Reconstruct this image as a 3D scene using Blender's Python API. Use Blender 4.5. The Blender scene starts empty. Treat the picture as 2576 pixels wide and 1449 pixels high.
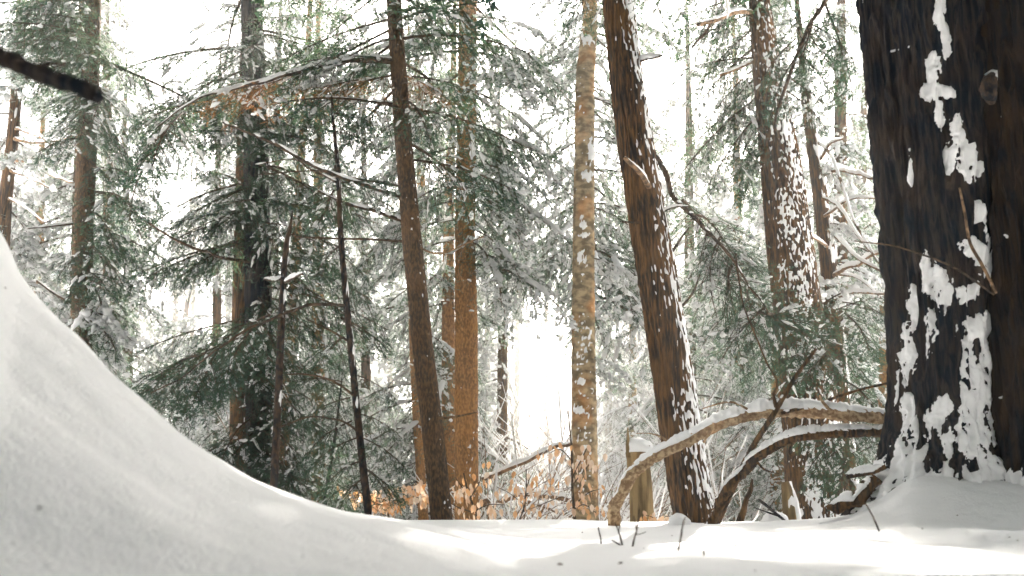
import bpy, math, random
import numpy as np
from mathutils import Vector, Matrix

# ------------------------------------------------------------------ camera, sky, sun, exposure
PITCH = math.atan(0.2296)
F = 2324.0                    # focal length in units of a 2576-wide frame
scene = bpy.context.scene
cam_d = bpy.data.cameras.new("camera"); cam = bpy.data.objects.new("camera", cam_d)
scene.collection.objects.link(cam); scene.camera = cam
cam.location = (0, 0, 0); cam.rotation_euler = (math.pi / 2 + PITCH, 0, 0)
cam_d.sensor_width = 36.0; cam_d.lens = 36.0 * F / 2576.0
cam_d.clip_start = 0.05; cam_d.clip_end = 2000
cam_d.dof.use_dof = True; cam_d.dof.focus_distance = 7.5; cam_d.dof.aperture_fstop = 3.2

SUN_AZ, SUN_EL = math.radians(9), math.radians(41)      # azimuth to the right of straight ahead
world = bpy.data.worlds.new("World"); scene.world = world; world.use_nodes = True
wn = world.node_tree
bg = wn.nodes["Background"]
sky = wn.nodes.new("ShaderNodeTexSky"); sky.sky_type = 'NISHITA'; sky.sun_disc = False
sky.sun_elevation = SUN_EL; sky.sun_rotation = SUN_AZ
sky.air_density = 1.0; sky.dust_density = 6.0; sky.ozone_density = 0.6
hsv = wn.nodes.new("ShaderNodeHueSaturation"); hsv.inputs["Saturation"].default_value = 0.38
wn.links.new(sky.outputs[0], hsv.inputs["Color"])
wn.links.new(hsv.outputs[0], bg.inputs[0]); bg.inputs[1].default_value = 0.15

sun_d = bpy.data.lights.new("sun", 'SUN'); sun_d.energy = 5.0; sun_d.angle = math.radians(0.6)
sun_d.color = (1.0, 0.935, 0.84)
sun = bpy.data.objects.new("sun", sun_d); scene.collection.objects.link(sun)
SUN = Vector((math.sin(SUN_AZ) * math.cos(SUN_EL), math.cos(SUN_AZ) * math.cos(SUN_EL), math.sin(SUN_EL)))
sun.rotation_euler = SUN.to_track_quat('Z', 'Y').to_euler()

vs = scene.view_settings
vs.view_transform = 'Standard'; vs.look = 'None'; vs.gamma = 1; vs.use_curve_mapping = False
vs.exposure = 2.25
cy = scene.cycles
cy.max_bounces = 4; cy.diffuse_bounces = 3; cy.glossy_bounces = 1; cy.transmission_bounces = 3
cy.volume_bounces = 0; cy.use_denoising = True; cy.use_adaptive_sampling = True; cy.adaptive_threshold = .06; cy.sample_clamp_indirect = 6

# ------------------------------------------------------------------ helpers
rng = np.random.default_rng(7); random.seed(7)
COL = scene.collection
SP, CP = math.sin(PITCH), math.cos(PITCH)

def P(x, y, d):
    "photo position (2576 x 1449) at the distance d ahead -> place in the wood"
    u = (x - 1288) / F; v = (724.5 - y) / F
    yy = CP - v * SP; zz = SP + v * CP
    return np.array([u, yy, zz]) * (d / yy)

def proj(p):
    p = np.asarray(p); zc = p[..., 1] * CP + p[..., 2] * SP; v = p[..., 2] * CP - p[..., 1] * SP
    return np.stack([1288 + F * p[..., 0] / zc, 724.5 - F * v / zc], -1)

_perm = np.random.default_rng(3).permutation(256); _perm = np.concatenate([_perm, _perm, _perm])
_g = np.random.default_rng(4).normal(size=(256, 3)); _g /= np.linalg.norm(_g, axis=1)[:, None]
def noise(p):
    p = np.asarray(p, float); sh = p.shape[:-1]; p = p.reshape(-1, 3)
    i = np.floor(p).astype(int); f = p - i; i &= 255
    u = f * f * f * (f * (f * 6 - 15) + 10)
    def g(dx, dy, dz):
        h = _perm[_perm[_perm[i[:, 0] + dx] + i[:, 1] + dy] + i[:, 2] + dz]
        return (_g[h] * (f - np.array([dx, dy, dz]))).sum(1)
    def L(a, b, t): return a + (b - a) * t
    r = L(L(L(g(0,0,0), g(1,0,0), u[:,0]), L(g(0,1,0), g(1,1,0), u[:,0]), u[:,1]),
          L(L(g(0,0,1), g(1,0,1), u[:,0]), L(g(0,1,1), g(1,1,1), u[:,0]), u[:,1]), u[:,2])
    return (r * 1.5).reshape(sh)
def fbm(p, o=3):
    p = np.asarray(p, float); r = 0; a = 1
    for k in range(o): r = r + a * noise(p * 2 ** k + 17.3 * k); a *= .5
    return r
def sstep(a, b, x):
    t = np.clip((x - a) / (b - a), 0, 1); return t * t * (3 - 2 * t)

def mesh_from(name, verts, faces, mats, midx=None, smooth=True):
    "verts (n,3), faces: list of arrays (m,3) or (m,4)"
    me = bpy.data.meshes.new(name)
    verts = np.asarray(verts, np.float32)
    if not isinstance(faces, list): faces = [faces]
    faces = [np.asarray(f, np.int32) for f in faces if len(f)]
    me.vertices.add(len(verts)); me.vertices.foreach_set("co", verts.ravel())
    tot = np.concatenate([np.full(len(f), f.shape[1], np.int32) for f in faces])
    li = np.concatenate([f.ravel() for f in faces])
    me.loops.add(len(li)); me.loops.foreach_set("vertex_index", li)
    me.polygons.add(len(tot))
    me.polygons.foreach_set("loop_start", np.concatenate([[0], np.cumsum(tot)[:-1]]).astype(np.int32))
    me.polygons.foreach_set("loop_total", tot)
    for m in (mats if isinstance(mats, (list, tuple)) else [mats]): me.materials.append(m)
    if midx is not None: me.polygons.foreach_set("material_index", np.asarray(midx, np.int32))
    me.polygons.foreach_set("use_smooth", np.full(len(tot), smooth))
    me.update()
    return me
def link(name, data, parent=None, loc=None):
    o = bpy.data.objects.new(name, data); COL.objects.link(o)
    if parent is not None: o.parent = parent
    if loc is not None: o.location = loc
    return o
def thing(name, label, cat, loc, group=None):
    o = bpy.data.objects.new(name, None); COL.objects.link(o); o.location = loc
    o.empty_display_size = .2
    o["label"] = label; o["category"] = cat
    if group: o["group"] = group
    return o

class Soup:
    "collects many small shapes for one mesh"
    def __init__(s): s.v = []; s.f3 = []; s.f4 = []; s.m3 = []; s.m4 = []; s.n = 0
    def add(s, v, f, m=0):
        v = np.asarray(v, float); f = np.asarray(f, int) + s.n
        s.v.append(v); s.n += len(v)
        if f.shape[1] == 3: s.f3.append(f); s.m3.append(np.full(len(f), m))
        else: s.f4.append(f); s.m4.append(np.full(len(f), m))
    def mesh(s, name, mats, off=None, smooth=True):
        v = np.concatenate(s.v)
        if off is not None: v = v - np.asarray(off)
        fs = []; ms = []
        if s.f3: fs.append(np.concatenate(s.f3)); ms.append(np.concatenate(s.m3))
        if s.f4: fs.append(np.concatenate(s.f4)); ms.append(np.concatenate(s.m4))
        return mesh_from(name, v, fs, mats, np.concatenate(ms), smooth)

def resample(pts, n):
    "Catmull-Rom through the rows of pts, n rows evenly by length"
    pts = np.asarray(pts, float)
    if len(pts) == 2: t = np.linspace(0, 1, n)[:, None]; return pts[0] * (1 - t) + pts[1] * t
    a = np.vstack([2 * pts[0] - pts[1], pts, 2 * pts[-1] - pts[-2]]); out = []
    for i in range(1, len(a) - 2):
        t = np.linspace(0, 1, 24, endpoint=False)[:, None]
        p0, p1, p2, p3 = a[i-1], a[i], a[i+1], a[i+2]
        out.append(.5 * (2*p1 + (p2-p0)*t + (2*p0-5*p1+4*p2-p3)*t*t + (3*p1-p0-3*p2+p3)*t**3))
    out = np.vstack(out + [a[-2][None]])
    s = np.concatenate([[0], np.cumsum(np.linalg.norm(np.diff(out[:, :3], axis=0), axis=1))])
    q = np.linspace(0, s[-1], n)
    return np.stack([np.interp(q, s, out[:, k]) for k in range(out.shape[1])], 1)

def frames(c):
    t = np.gradient(c, axis=0); t /= np.linalg.norm(t, axis=1)[:, None] + 1e-9
    ref = np.array([0, 1., 0]) if abs(t[0, 1]) < .8 else np.array([1., 0, 0])
    n = np.zeros_like(c); prev = ref
    for i in range(len(c)):
        v = prev - t[i] * np.dot(prev, t[i]); v /= np.linalg.norm(v) + 1e-9; n[i] = v; prev = v
    return t, n, np.cross(t, n)

def grid_faces(nv, nu, wrap=True):
    i = np.arange(nv - 1)[:, None]; j = np.arange(nu if wrap else nu - 1)[None]
    a = i * nu + j; b = i * nu + (j + 1) % nu
    return np.stack([a, b, b + nu, a + nu], -1).reshape(-1, 4)

def tube_arrays(pr, nv, nu):
    "pr rows x,y,z,r -> centre, normals (nv,nu,3), radius"
    q = resample(pr, nv); c = q[:, :3]; r = q[:, 3]
    t, n, b = frames(c); a = np.linspace(0, 2 * np.pi, nu, endpoint=False)
    nrm = n[:, None] * np.cos(a)[None, :, None] + b[:, None] * np.sin(a)[None, :, None]
    return c, nrm, r, a

# ------------------------------------------------------------------ materials
def newmat(name):
    m = bpy.data.materials.new(name); m.use_nodes = True
    return m, m.node_tree.nodes, m.node_tree.links, m.node_tree.nodes["Principled BSDF"]

def bark_mat(name, c1, c2, c3, zs=.18, sc=14, rough=.9, bump=.8, c3w=.5, ring=False):
    m, N, L, b = newmat(name)
    tc = N.new("ShaderNodeTexCoord"); mp = N.new("ShaderNodeMapping")
    mp.inputs["Scale"].default_value = (1, 1, zs)
    L.new(tc.outputs["Object"], mp.inputs[0])
    n1 = N.new("ShaderNodeTexNoise"); n1.inputs["Scale"].default_value = sc; n1.inputs["Detail"].default_value = 6
    L.new(mp.outputs[0], n1.inputs[0])
    n2 = N.new("ShaderNodeTexNoise"); n2.inputs["Scale"].default_value = 3.0; n2.inputs["Detail"].default_value = 3
    L.new(tc.outputs["Object"], n2.inputs[0])
    r = N.new("ShaderNodeValToRGB"); e = r.color_ramp.elements
    e[0].position = .42; e[0].color = (*c1, 1); e[1].position = .62; e[1].color = (*c2, 1)
    L.new(n1.outputs[0], r.inputs[0])
    r2 = N.new("ShaderNodeValToRGB"); e = r2.color_ramp.elements
    e[0].position = .5; e[0].color = (0, 0, 0, 1); e[1].position = .68; e[1].color = (1, 1, 1, 1)
    L.new(n2.outputs[0], r2.inputs[0])
    mx = N.new("ShaderNodeMixRGB"); mx.inputs[2].default_value = (*c3, 1)
    ml = N.new("ShaderNodeMath"); ml.operation = 'MULTIPLY'; ml.inputs[1].default_value = c3w
    L.new(r2.outputs[0], ml.inputs[0]); L.new(ml.outputs[0], mx.inputs[0]); L.new(r.outputs[0], mx.inputs[1])
    L.new(mx.outputs[0], b.inputs["Base Color"])
    b.inputs["Roughness"].default_value = rough; b.inputs["Specular IOR Level"].default_value = .15
    bp = N.new("ShaderNodeBump"); bp.inputs["Strength"].default_value = bump; bp.inputs["Distance"].default_value = .02
    L.new(n1.outputs[0], bp.inputs["Height"]); L.new(bp.outputs[0], b.inputs["Normal"])
    return m
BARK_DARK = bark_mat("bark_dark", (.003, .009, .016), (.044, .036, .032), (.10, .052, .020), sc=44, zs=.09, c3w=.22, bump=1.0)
BARK_TWIN = bark_mat("bark_twin", (.005, .008, .012), (.030, .020, .013), (.070, .036, .013), sc=44, zs=.08, c3w=.35, bump=1.0)
BARK_POLE = bark_mat("bark_pole", (.008, .012, .016), (.07, .045, .030), (.11, .06, .03), sc=40, zs=.5)
BIRCH = bark_mat("bark_birch", (.22, .14, .08), (.50, .37, .23), (.42, .22, .09), zs=1, sc=40)
BARK_HAZED = bark_mat("bark_hazed", (.38, .35, .31), (.62, .58, .52), (.5, .4, .3), sc=30, zs=.5)  # paled so that far trunks fade: haze put into the colour
BARK_BROWN = bark_mat("bark_brown", (.026, .022, .020), (.15, .082, .036), (.21, .11, .04), sc=52, zs=.12, c3w=.4)
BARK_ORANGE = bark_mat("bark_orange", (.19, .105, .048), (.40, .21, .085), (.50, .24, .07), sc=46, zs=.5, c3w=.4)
BARK_SLIM = bark_mat("bark_slim", (.045, .034, .026), (.14, .085, .045), (.19, .10, .04), sc=60, zs=.4, c3w=.35)
BARK_PALE = bark_mat("bark_pale", (.17, .13, .08), (.46, .35, .21), (.62, .26, .07), zs=1.6, sc=9)
TWIG = bark_mat("twig_bark", (.035, .03, .026), (.12, .08, .05), (.16, .09, .045), zs=1, sc=30)
TWIG_TAN = bark_mat("twig_tan", (.09, .06, .04), (.30, .19, .11), (.36, .2, .09), zs=1, sc=24)
STUMP = bark_mat("stump_wood", (.14, .10, .05), (.34, .24, .12), (.4, .22, .08), zs=.15, sc=18)

def snow_mat(name, fine=220, dist=.004):
    m, N, L, b = newmat(name)
    b.inputs["Base Color"].default_value = (.86, .86, .86, 1)
    b.inputs["Roughness"].default_value = .55; b.inputs["Specular IOR Level"].default_value = .25
    tc = N.new("ShaderNodeTexCoord")
    n = N.new("ShaderNodeTexNoise"); n.inputs["Scale"].default_value = fine; n.inputs["Detail"].default_value = 4
    n2 = N.new("ShaderNodeTexNoise"); n2.inputs["Scale"].default_value = fine * .08; n2.inputs["Detail"].default_value = 4
    L.new(tc.outputs["Object"], n.inputs[0]); L.new(tc.outputs["Object"], n2.inputs[0])
    ad = N.new("ShaderNodeMath"); ad.operation = 'MULTIPLY_ADD'; ad.inputs[1].default_value = 3.0
    L.new(n2.outputs[0], ad.inputs[0]); L.new(n.outputs[0], ad.inputs[2])
    bp = N.new("ShaderNodeBump"); bp.inputs["Strength"].default_value = .35; bp.inputs["Distance"].default_value = dist
    L.new(ad.outputs[0], bp.inputs["Height"]); L.new(bp.outputs[0], b.inputs["Normal"])
    return m
def soft_snow(name):
    "thin clumps of snow let light through"
    m, N, L, b = newmat(name); N.remove(b)
    d = N.new("ShaderNodeBsdfDiffuse"); t = N.new("ShaderNodeBsdfTranslucent"); mx = N.new("ShaderNodeMixShader")
    d.inputs[0].default_value = (.88, .88, .88, 1); t.inputs[0].default_value = (.88, .88, .87, 1); mx.inputs[0].default_value = .45
    L.new(d.outputs[0], mx.inputs[1]); L.new(t.outputs[0], mx.inputs[2]); L.new(mx.outputs[0], N["Material Output"].inputs[0])
    return m
SNOW_B = soft_snow("soft_snow"); SNOW = snow_mat("snow"); SNOW_G = snow_mat("snow_ground", 130, .014)

def leaf_mat(name, c1, c2, trans, tcol, sc=3.0):
    m, N, L, b = newmat(name); N.remove(b)
    out = N["Material Output"]
    g = N.new("ShaderNodeNewGeometry")
    n = N.new("ShaderNodeTexNoise"); n.inputs["Scale"].default_value = sc; n.inputs["Detail"].default_value = 4
    L.new(g.outputs["Position"], n.inputs[0])
    r = N.new("ShaderNodeValToRGB"); e = r.color_ramp.elements
    e[0].position = .35; e[0].color = (*c1, 1); e[1].position = .65; e[1].color = (*c2, 1)
    L.new(n.outputs[0], r.inputs[0])
    d = N.new("ShaderNodeBsdfDiffuse"); t = N.new("ShaderNodeBsdfTranslucent"); mx = N.new("ShaderNodeMixShader")
    t.inputs[0].default_value = (*tcol, 1)
    L.new(r.outputs[0], d.inputs[0]); mx.inputs[0].default_value = trans
    L.new(d.outputs[0], mx.inputs[1]); L.new(t.outputs[0], mx.inputs[2]); L.new(mx.outputs[0], out.inputs[0])
    return m
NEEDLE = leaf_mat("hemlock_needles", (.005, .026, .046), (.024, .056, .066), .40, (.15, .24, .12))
NEEDLE_M = leaf_mat("hazed_mid_needles", (.020, .056, .076), (.072, .118, .118), .45, (.22, .31, .19))  # lighter copy for the middle distance, haze put into the colour
NEEDLE_F = leaf_mat("frosted_hazed_needles", (.16, .21, .22), (.28, .34, .32), .45, (.42, .48, .36))  # frost, whitened further in place of haze
NEEDLE_B = leaf_mat("dead_needles", (.16, .085, .04), (.36, .18, .07), .35, (.5, .22, .07))
def leaf_variety(m, pale):
    N, L = m.node_tree.nodes, m.node_tree.links
    oi = N.new("ShaderNodeObjectInfo"); d = next(n for n in N if n.type == 'BSDF_DIFFUSE'); t = next(n for n in N if n.type == 'BSDF_TRANSLUCENT')
    for sh, src in ((d, d.inputs[0].links[0].from_socket), (t, None)):
        mx = N.new("ShaderNodeMixRGB"); mx.inputs[2].default_value = (*pale, 1); L.new(oi.outputs["Random"], mx.inputs[0])
        if src: L.new(src, mx.inputs[1])
        else: mx.inputs[1].default_value = t.inputs[0].default_value
        L.new(mx.outputs[0], sh.inputs[0])
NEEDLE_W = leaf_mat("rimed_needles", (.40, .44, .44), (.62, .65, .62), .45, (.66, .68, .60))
LEAF = leaf_mat("beech_leaf", (.50, .24, .09), (.74, .47, .25), .45, (.8, .42, .16), sc=9); leaf_variety(LEAF, (.82, .70, .58))

# ------------------------------------------------------------------ ground: one sheet of snow
TA = P(2375, 1258, 5.0)[:2]; TB = P(2655, 1258, 4.75)[:2]     # foot of the big double tree
RIDGE = np.array([[-900, -150], [-400, 150], [-150, 400], [0, 578], [60, 705], [170, 822], [350, 1002], [570, 1172], [700, 1232], [830, 1280], [930, 1300], [1080, 1311], [1300, 1318]], float)
YR = 2.6
RX = np.array([P(x, y, YR)[0] for x, y in RIDGE]); RZ = np.array([P(x, y, YR)[2] for x, y in RIDGE]); RH = np.maximum(RZ + .15, .0)
_q = resample(np.stack([RX, RZ, RZ * 0], 1), 60); FX = np.concatenate([_q[:, 0], _q[-1, 0] + np.array([.1, .2, .3])]); FZ = np.concatenate([_q[:, 1], np.full(3, -.4)]); FH = np.maximum(FZ + .15, 0)
def ground(x, y):
    x = np.asarray(x, float); y = np.asarray(y, float)
    r = np.hypot(x, y)
    z = np.full(x.shape, -.155)
    p = np.stack([x, y, np.zeros_like(x)], -1)
    near = 1 - sstep(20, 40, r)
    z = z + near * (.026 * noise(p * [.9, .8, 1] + 3.1) + .016 * noise(p * [1.9, 1.7, 1] + 9.2) + .004 * noise(p * 5))
    # beyond the crest the land falls into a hollow, then climbs as a far slope
    z = z - 1.0 * sstep(6.6, 14, y)
    z = z + .24 * np.maximum(y - 26, 0) * sstep(26, 40, y) + .10 * np.maximum(np.abs(x) - 14, 0) * sstep(14, 26, np.abs(x))
    z = z + sstep(12, 25, r) * .5 * noise(p * .13)
    # drift on the left
    h = np.interp(x * YR / np.clip(y, 1.5, 4.2), FX, FH)
    g = np.where(y < YR, np.exp(-((y - YR) / 1.05) ** 2), np.exp(-((y - YR) / 1.5) ** 2))
    z = z + h * g + g * sstep(.05, .5, h) * (.045 * noise(p * [1.3, 2.6, 1] + 5.5) + .032 * noise(p * [2.6, 6.0, 1] + 2) + .008 * noise(p * [9, 14, 1] + 4))
    # skirts of snow banked against the big tree
    for (cx_, cy_), a, w in ((TA, .11, .78), (TB, .13, .60), (P(2462, 1258, 4.62)[:2], .07, .34), (P(2300, 1258, 4.72)[:2], .12, .22)):
        dd = np.hypot(x - cx_, y - cy_)
        z = z + a * np.exp(-(dd / w) ** 2)
    z = z + .045 * np.exp(-(((x - 1.5) / .9) ** 2 + ((y - 3.3) / .45) ** 2)) + .03 * np.exp(-(((x - .9) / .5) ** 2 + ((y - 2.7) / .3) ** 2))
    return z
_ys = np.linspace(.8, 6.5, 90)
for _ in range(8):                      # let the drift's skyline follow the ridge
    FH[:] = np.interp(FX, FX, np.convolve(np.pad(FH, 4, 'edge'), np.hanning(9) / np.hanning(9).sum(), 'valid'))
    for i in range(len(FX)):
        u = FX[i] / YR; el = (ground(u * _ys, _ys) / _ys).max(); FH[i] = max(0, FH[i] + (FZ[i] / YR - el) * YR * .6)
FH[:] = np.convolve(np.pad(FH, 4, 'edge'), np.hanning(9) / np.hanning(9).sum(), 'valid')
nr, na = 270, 560
rr = np.concatenate([[0.0], .35 * (105 / .35) ** np.linspace(0, 1, nr - 1)])
aa_front = np.linspace(-50, 50, 430); aa_back = np.linspace(50, 310, na - 430 + 2)[1:-1]
aa = np.radians(np.concatenate([aa_front, aa_back]))
X = rr[:, None] * np.sin(aa)[None]; Y = rr[:, None] * np.cos(aa)[None]
V = np.stack([X, Y, ground(X, Y)], -1).reshape(-1, 3)
go = link("snow_ground", mesh_from("snow_ground", V, grid_faces(nr, na), SNOW_G)); go["kind"] = "structure"

def gz(x, y): return float(ground(np.array([x]), np.array([y]))[0])

# ------------------------------------------------------------------ foliage: hemlock boughs
def strip_tube(S, pts, r0, r1, n=3, m=0):
    pts = np.asarray(pts); k = len(pts); t, nn, b = frames(pts)
    a = np.linspace(0, 2*np.pi, n, endpoint=False); r = np.linspace(r0, r1, k)
    v = pts[:, None] + (nn[:, None]*np.cos(a)[None,:,None] + b[:, None]*np.sin(a)[None,:,None]) * r[:, None, None]
    S.add(v.reshape(-1, 3), grid_faces(k, n), m)
def snow_cap(S, pts, w, h, lift, m, R):
    "a pillow of snow along pts"
    pts = np.asarray(pts); k = len(pts)
    t = np.gradient(pts, axis=0); t /= np.linalg.norm(t, axis=1)[:, None] + 1e-9
    s = np.cross(t, [0, 0, 1.]); s /= np.linalg.norm(s, axis=1)[:, None] + 1e-9
    u = np.cross(s, t); u[u[:, 2] < 0] *= -1
    e = np.sin(np.linspace(.10, np.pi - .10, k)) ** .5
    w = w * e * (1 + .35 * R.normal(size=k)).clip(.4, 1.7); h = h * e * (1 + .35 * R.normal(size=k)).clip(.4, 1.7)
    th = np.array([-.45, .25, .95, 1.57, 2.19, 2.89, 3.59])
    v = pts[:, None] + s[:, None]*(np.cos(th)[None,:,None]*w[:,None,None]) + u[:, None]*((np.sin(th)[None,:,None]*h[:,None,None]) + np.asarray(lift).reshape(-1,1,1))
    S.add(v.reshape(-1, 3), grid_faces(k, 7), m)

def make_bough(seed, Lb, snow, needle_mat, droop=.22, bare=.0, dens=1.0, fine=True, snow_w=1.0, kn=None):
    R = np.random.default_rng(seed); S = Soup()
    def main(t): return np.array([Lb * t, .05 * Lb * math.sin(3 * t + seed), Lb * (.06 * t - droop * t * t)])
    mp = np.array([main(t) for t in np.linspace(0, 1, 9)])
    strip_tube(S, mp, .012 * Lb ** .7, .003, 5, 0)
    ns = int(9 * Lb ** .8 * dens) + 3
    T0, T1 = [], []
    secs = []
    for i in range(ns):
        for side in (-1, 1):
            t = .10 + .88 * (i + R.uniform(0, .9)) / ns
            if R.random() < bare and t < .6: continue
            l = Lb * (.46 * (1 - t) ** .75 + .08) * R.uniform(.6, 1.15); l = min(l, .75)
            a = side * math.radians(R.uniform(38, 66)); dz = R.uniform(-.85, .12)
            p0 = main(t); d = np.array([math.cos(a), math.sin(a), dz - .25 * t]); d /= np.linalg.norm(d)
            q = np.linspace(0, 1, 5)[:, None]
            sp = p0 + d * l * q + np.array([0, 0, -.42 * l]) * q * q
            secs.append(sp)
            if fine: strip_tube(S, sp[::2], .0042, .0014, 3, 0)
            nt = max(3, int(l / .072))
            for j in range(nt):
                for s2 in (-1, 1):
                    u = (j + R.uniform(.1, .9)) / nt
                    pp = p0 + d * l * u + np.array([0, 0, -.42 * l * u * u])
                    tl = (.15 * (1 - u) ** .6 + .045) * R.uniform(.6, 1.2)
                    a2 = a + s2 * math.radians(R.uniform(30, 62))
                    dd = np.array([math.cos(a2), math.sin(a2), R.uniform(-1.3, .15)]); dd /= np.linalg.norm(dd)
                    T0.append(pp); T1.append(pp + dd * tl)
    T0 = np.array(T0); T1 = np.array(T1); n = len(T0)
    k = kn or (7 if fine else 4)
    for s in range(k):                                  # needles: small pointed blades on both sides of each twiglet
        for side in (-1, 1):
            f = (s + R.uniform(0, 1, n)) / k
            c = T0 + (T1 - T0) * f[:, None]
            ax = (T1 - T0) / (np.linalg.norm(T1 - T0, axis=1)[:, None])
            sd = np.cross(ax, [0, 0, 1.]); sd /= np.linalg.norm(sd, axis=1)[:, None] + 1e-9
            dr = ax * R.uniform(.3, 1.0, (n, 1)) + sd * side * R.uniform(.5, 1.1, (n, 1)) + R.normal(0, .25, (n, 3))
            dr /= np.linalg.norm(dr, axis=1)[:, None]
            ln = R.uniform(.014, .026, (n, 1)) * (1 if fine else 1.9); wd = (.0045 if fine else .011)
            wv = np.cross(dr, R.normal(size=(n, 3)) * .5 + [0, 0, 1.]); wv /= np.linalg.norm(wv, axis=1)[:, None] + 1e-9
            v = np.stack([c - wv * wd, c + wv * wd, c + dr * ln], 1).reshape(-1, 3); kk = 3
            S.add(v, np.arange(n * kk).reshape(-1, kk), 1)
    for sp in secs:
        q0 = resample(sp, 24)
        for _ in range(3):
            if R.random() < snow * .8:
                a = R.integers(0, 17); b = a + R.integers(4, 8); q = q0[a:b:1] + R.normal(0, .004, 3)
                q = q[np.linspace(0, len(q) - 1, 5).astype(int)] + R.normal(0, .004, (5, 3))
                snow_cap(S, q, R.uniform(.009, .024) * snow_w, R.uniform(.008, .020) * snow_w, .004, 2, R)
    for _ in range(int(26 * snow * Lb)):
        sp = secs[R.integers(len(secs))]; c = sp[R.integers(1, 5)] + R.normal(0, .03, 3) * [1, 1, .3]
        a = R.uniform(0, 6.28); w = R.uniform(.015, .045); q = c + np.array([math.cos(a), math.sin(a), -.2]) * np.linspace(-w, w, 4)[:, None]
        snow_cap(S, q, R.uniform(.012, .028) * snow_w, R.uniform(.010, .022) * snow_w, .008, 2, R)
    if snow > .25:
        for _ in range(3):
            a = R.uniform(.03, .6); q = resample(mp, 30)[int(a * 29):int((a + R.uniform(.12, .3)) * 29) + 1]
            if len(q) > 3: snow_cap(S, q, .03 * Lb ** .5, .03 * Lb ** .5, .01, 2, R)
    return S.mesh("bough", [TWIG, needle_mat, SNOW_B], smooth=True)

BOUGHS = {}
for i, L_ in enumerate((.8, .8, 1.3, 1.3, 1.3, 1.9, 1.9)):
    BOUGHS.setdefault("mid", []).append((L_, make_bough(20 + i, L_, .24, NEEDLE)))
for i, L_ in enumerate((.9, 1.3, 1.8)):
    BOUGHS.setdefault("snowy", []).append((L_, make_bough(40 + i, L_, 1.2, NEEDLE_F, droop=.34, dens=.8, snow_w=1.9)))
for i, L_ in enumerate((1.2, 1.9)):
    BOUGHS.setdefault("rimed", []).append((L_, make_bough(90 + i, L_, .8, NEEDLE_W, droop=.36, dens=.8, snow_w=1.7)))
for i, L_ in enumerate((.8, 1.3, 1.7)):
    BOUGHS.setdefault("dark", []).append((L_, make_bough(50 + i, L_, .12, NEEDLE, droop=.18)))
for i, L_ in enumerate((.9, 1.5)):
    BOUGHS.setdefault("brown", []).append((L_, make_bough(60 + i, L_, .30, NEEDLE_B, droop=.12, dens=.7)))
for i, L_ in enumerate((.8, 1.2, 1.7)):
    BOUGHS.setdefault("lacy", []).append((L_, make_bough(80 + i, L_, .75, NEEDLE_M, droop=.42, dens=.75, snow_w=1.15)))
LITE = [(1.5, make_bough(70 + i, 1.5, .6, NEEDLE, droop=.28, dens=.55, fine=False, snow_w=1.8)) for i in range(3)]  # coarse boughs for unseen crowns that block light

FAR = [(1.5, make_bough(75 + i, 1.5, .35, NEEDLE_F, droop=.3, dens=.3, fine=False, snow_w=2.6, kn=2)) for i in range(3)]
def bough_at(tree, a, b, kind="mid", roll=0.0):
    a = np.asarray(a, float); b = np.asarray(b, float); L_ = np.linalg.norm(b - a)
    vs_ = BOUGHS[kind] if isinstance(kind, str) else kind
    c = sorted(vs_, key=lambda t: abs(math.log(t[0] / L_)) + random.uniform(0, .15))[0]
    o = bpy.data.objects.new("bough", c[1]); COL.objects.link(o); o.parent = tree
    x = Vector((b - a) / L_)
    # the mesh's own tip droops: lift its axis so that the tip ends near b
    x = (x + Vector((0, 0, .13))).normalized()
    y = Vector((0, 0, 1)).cross(x).normalized(); z = x.cross(y)
    M = Matrix((x, y, z)).transposed() @ Matrix.Rotation(roll, 3, 'X')
    s = L_ / c[0]
    o.rotation_mode = 'QUATERNION'; o.rotation_quaternion = M.to_quaternion()
    o.scale = (s, s * random.choice((-1, 1)) if False else s, s)
    o.location = Vector(a) - tree.location
    return o

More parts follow.
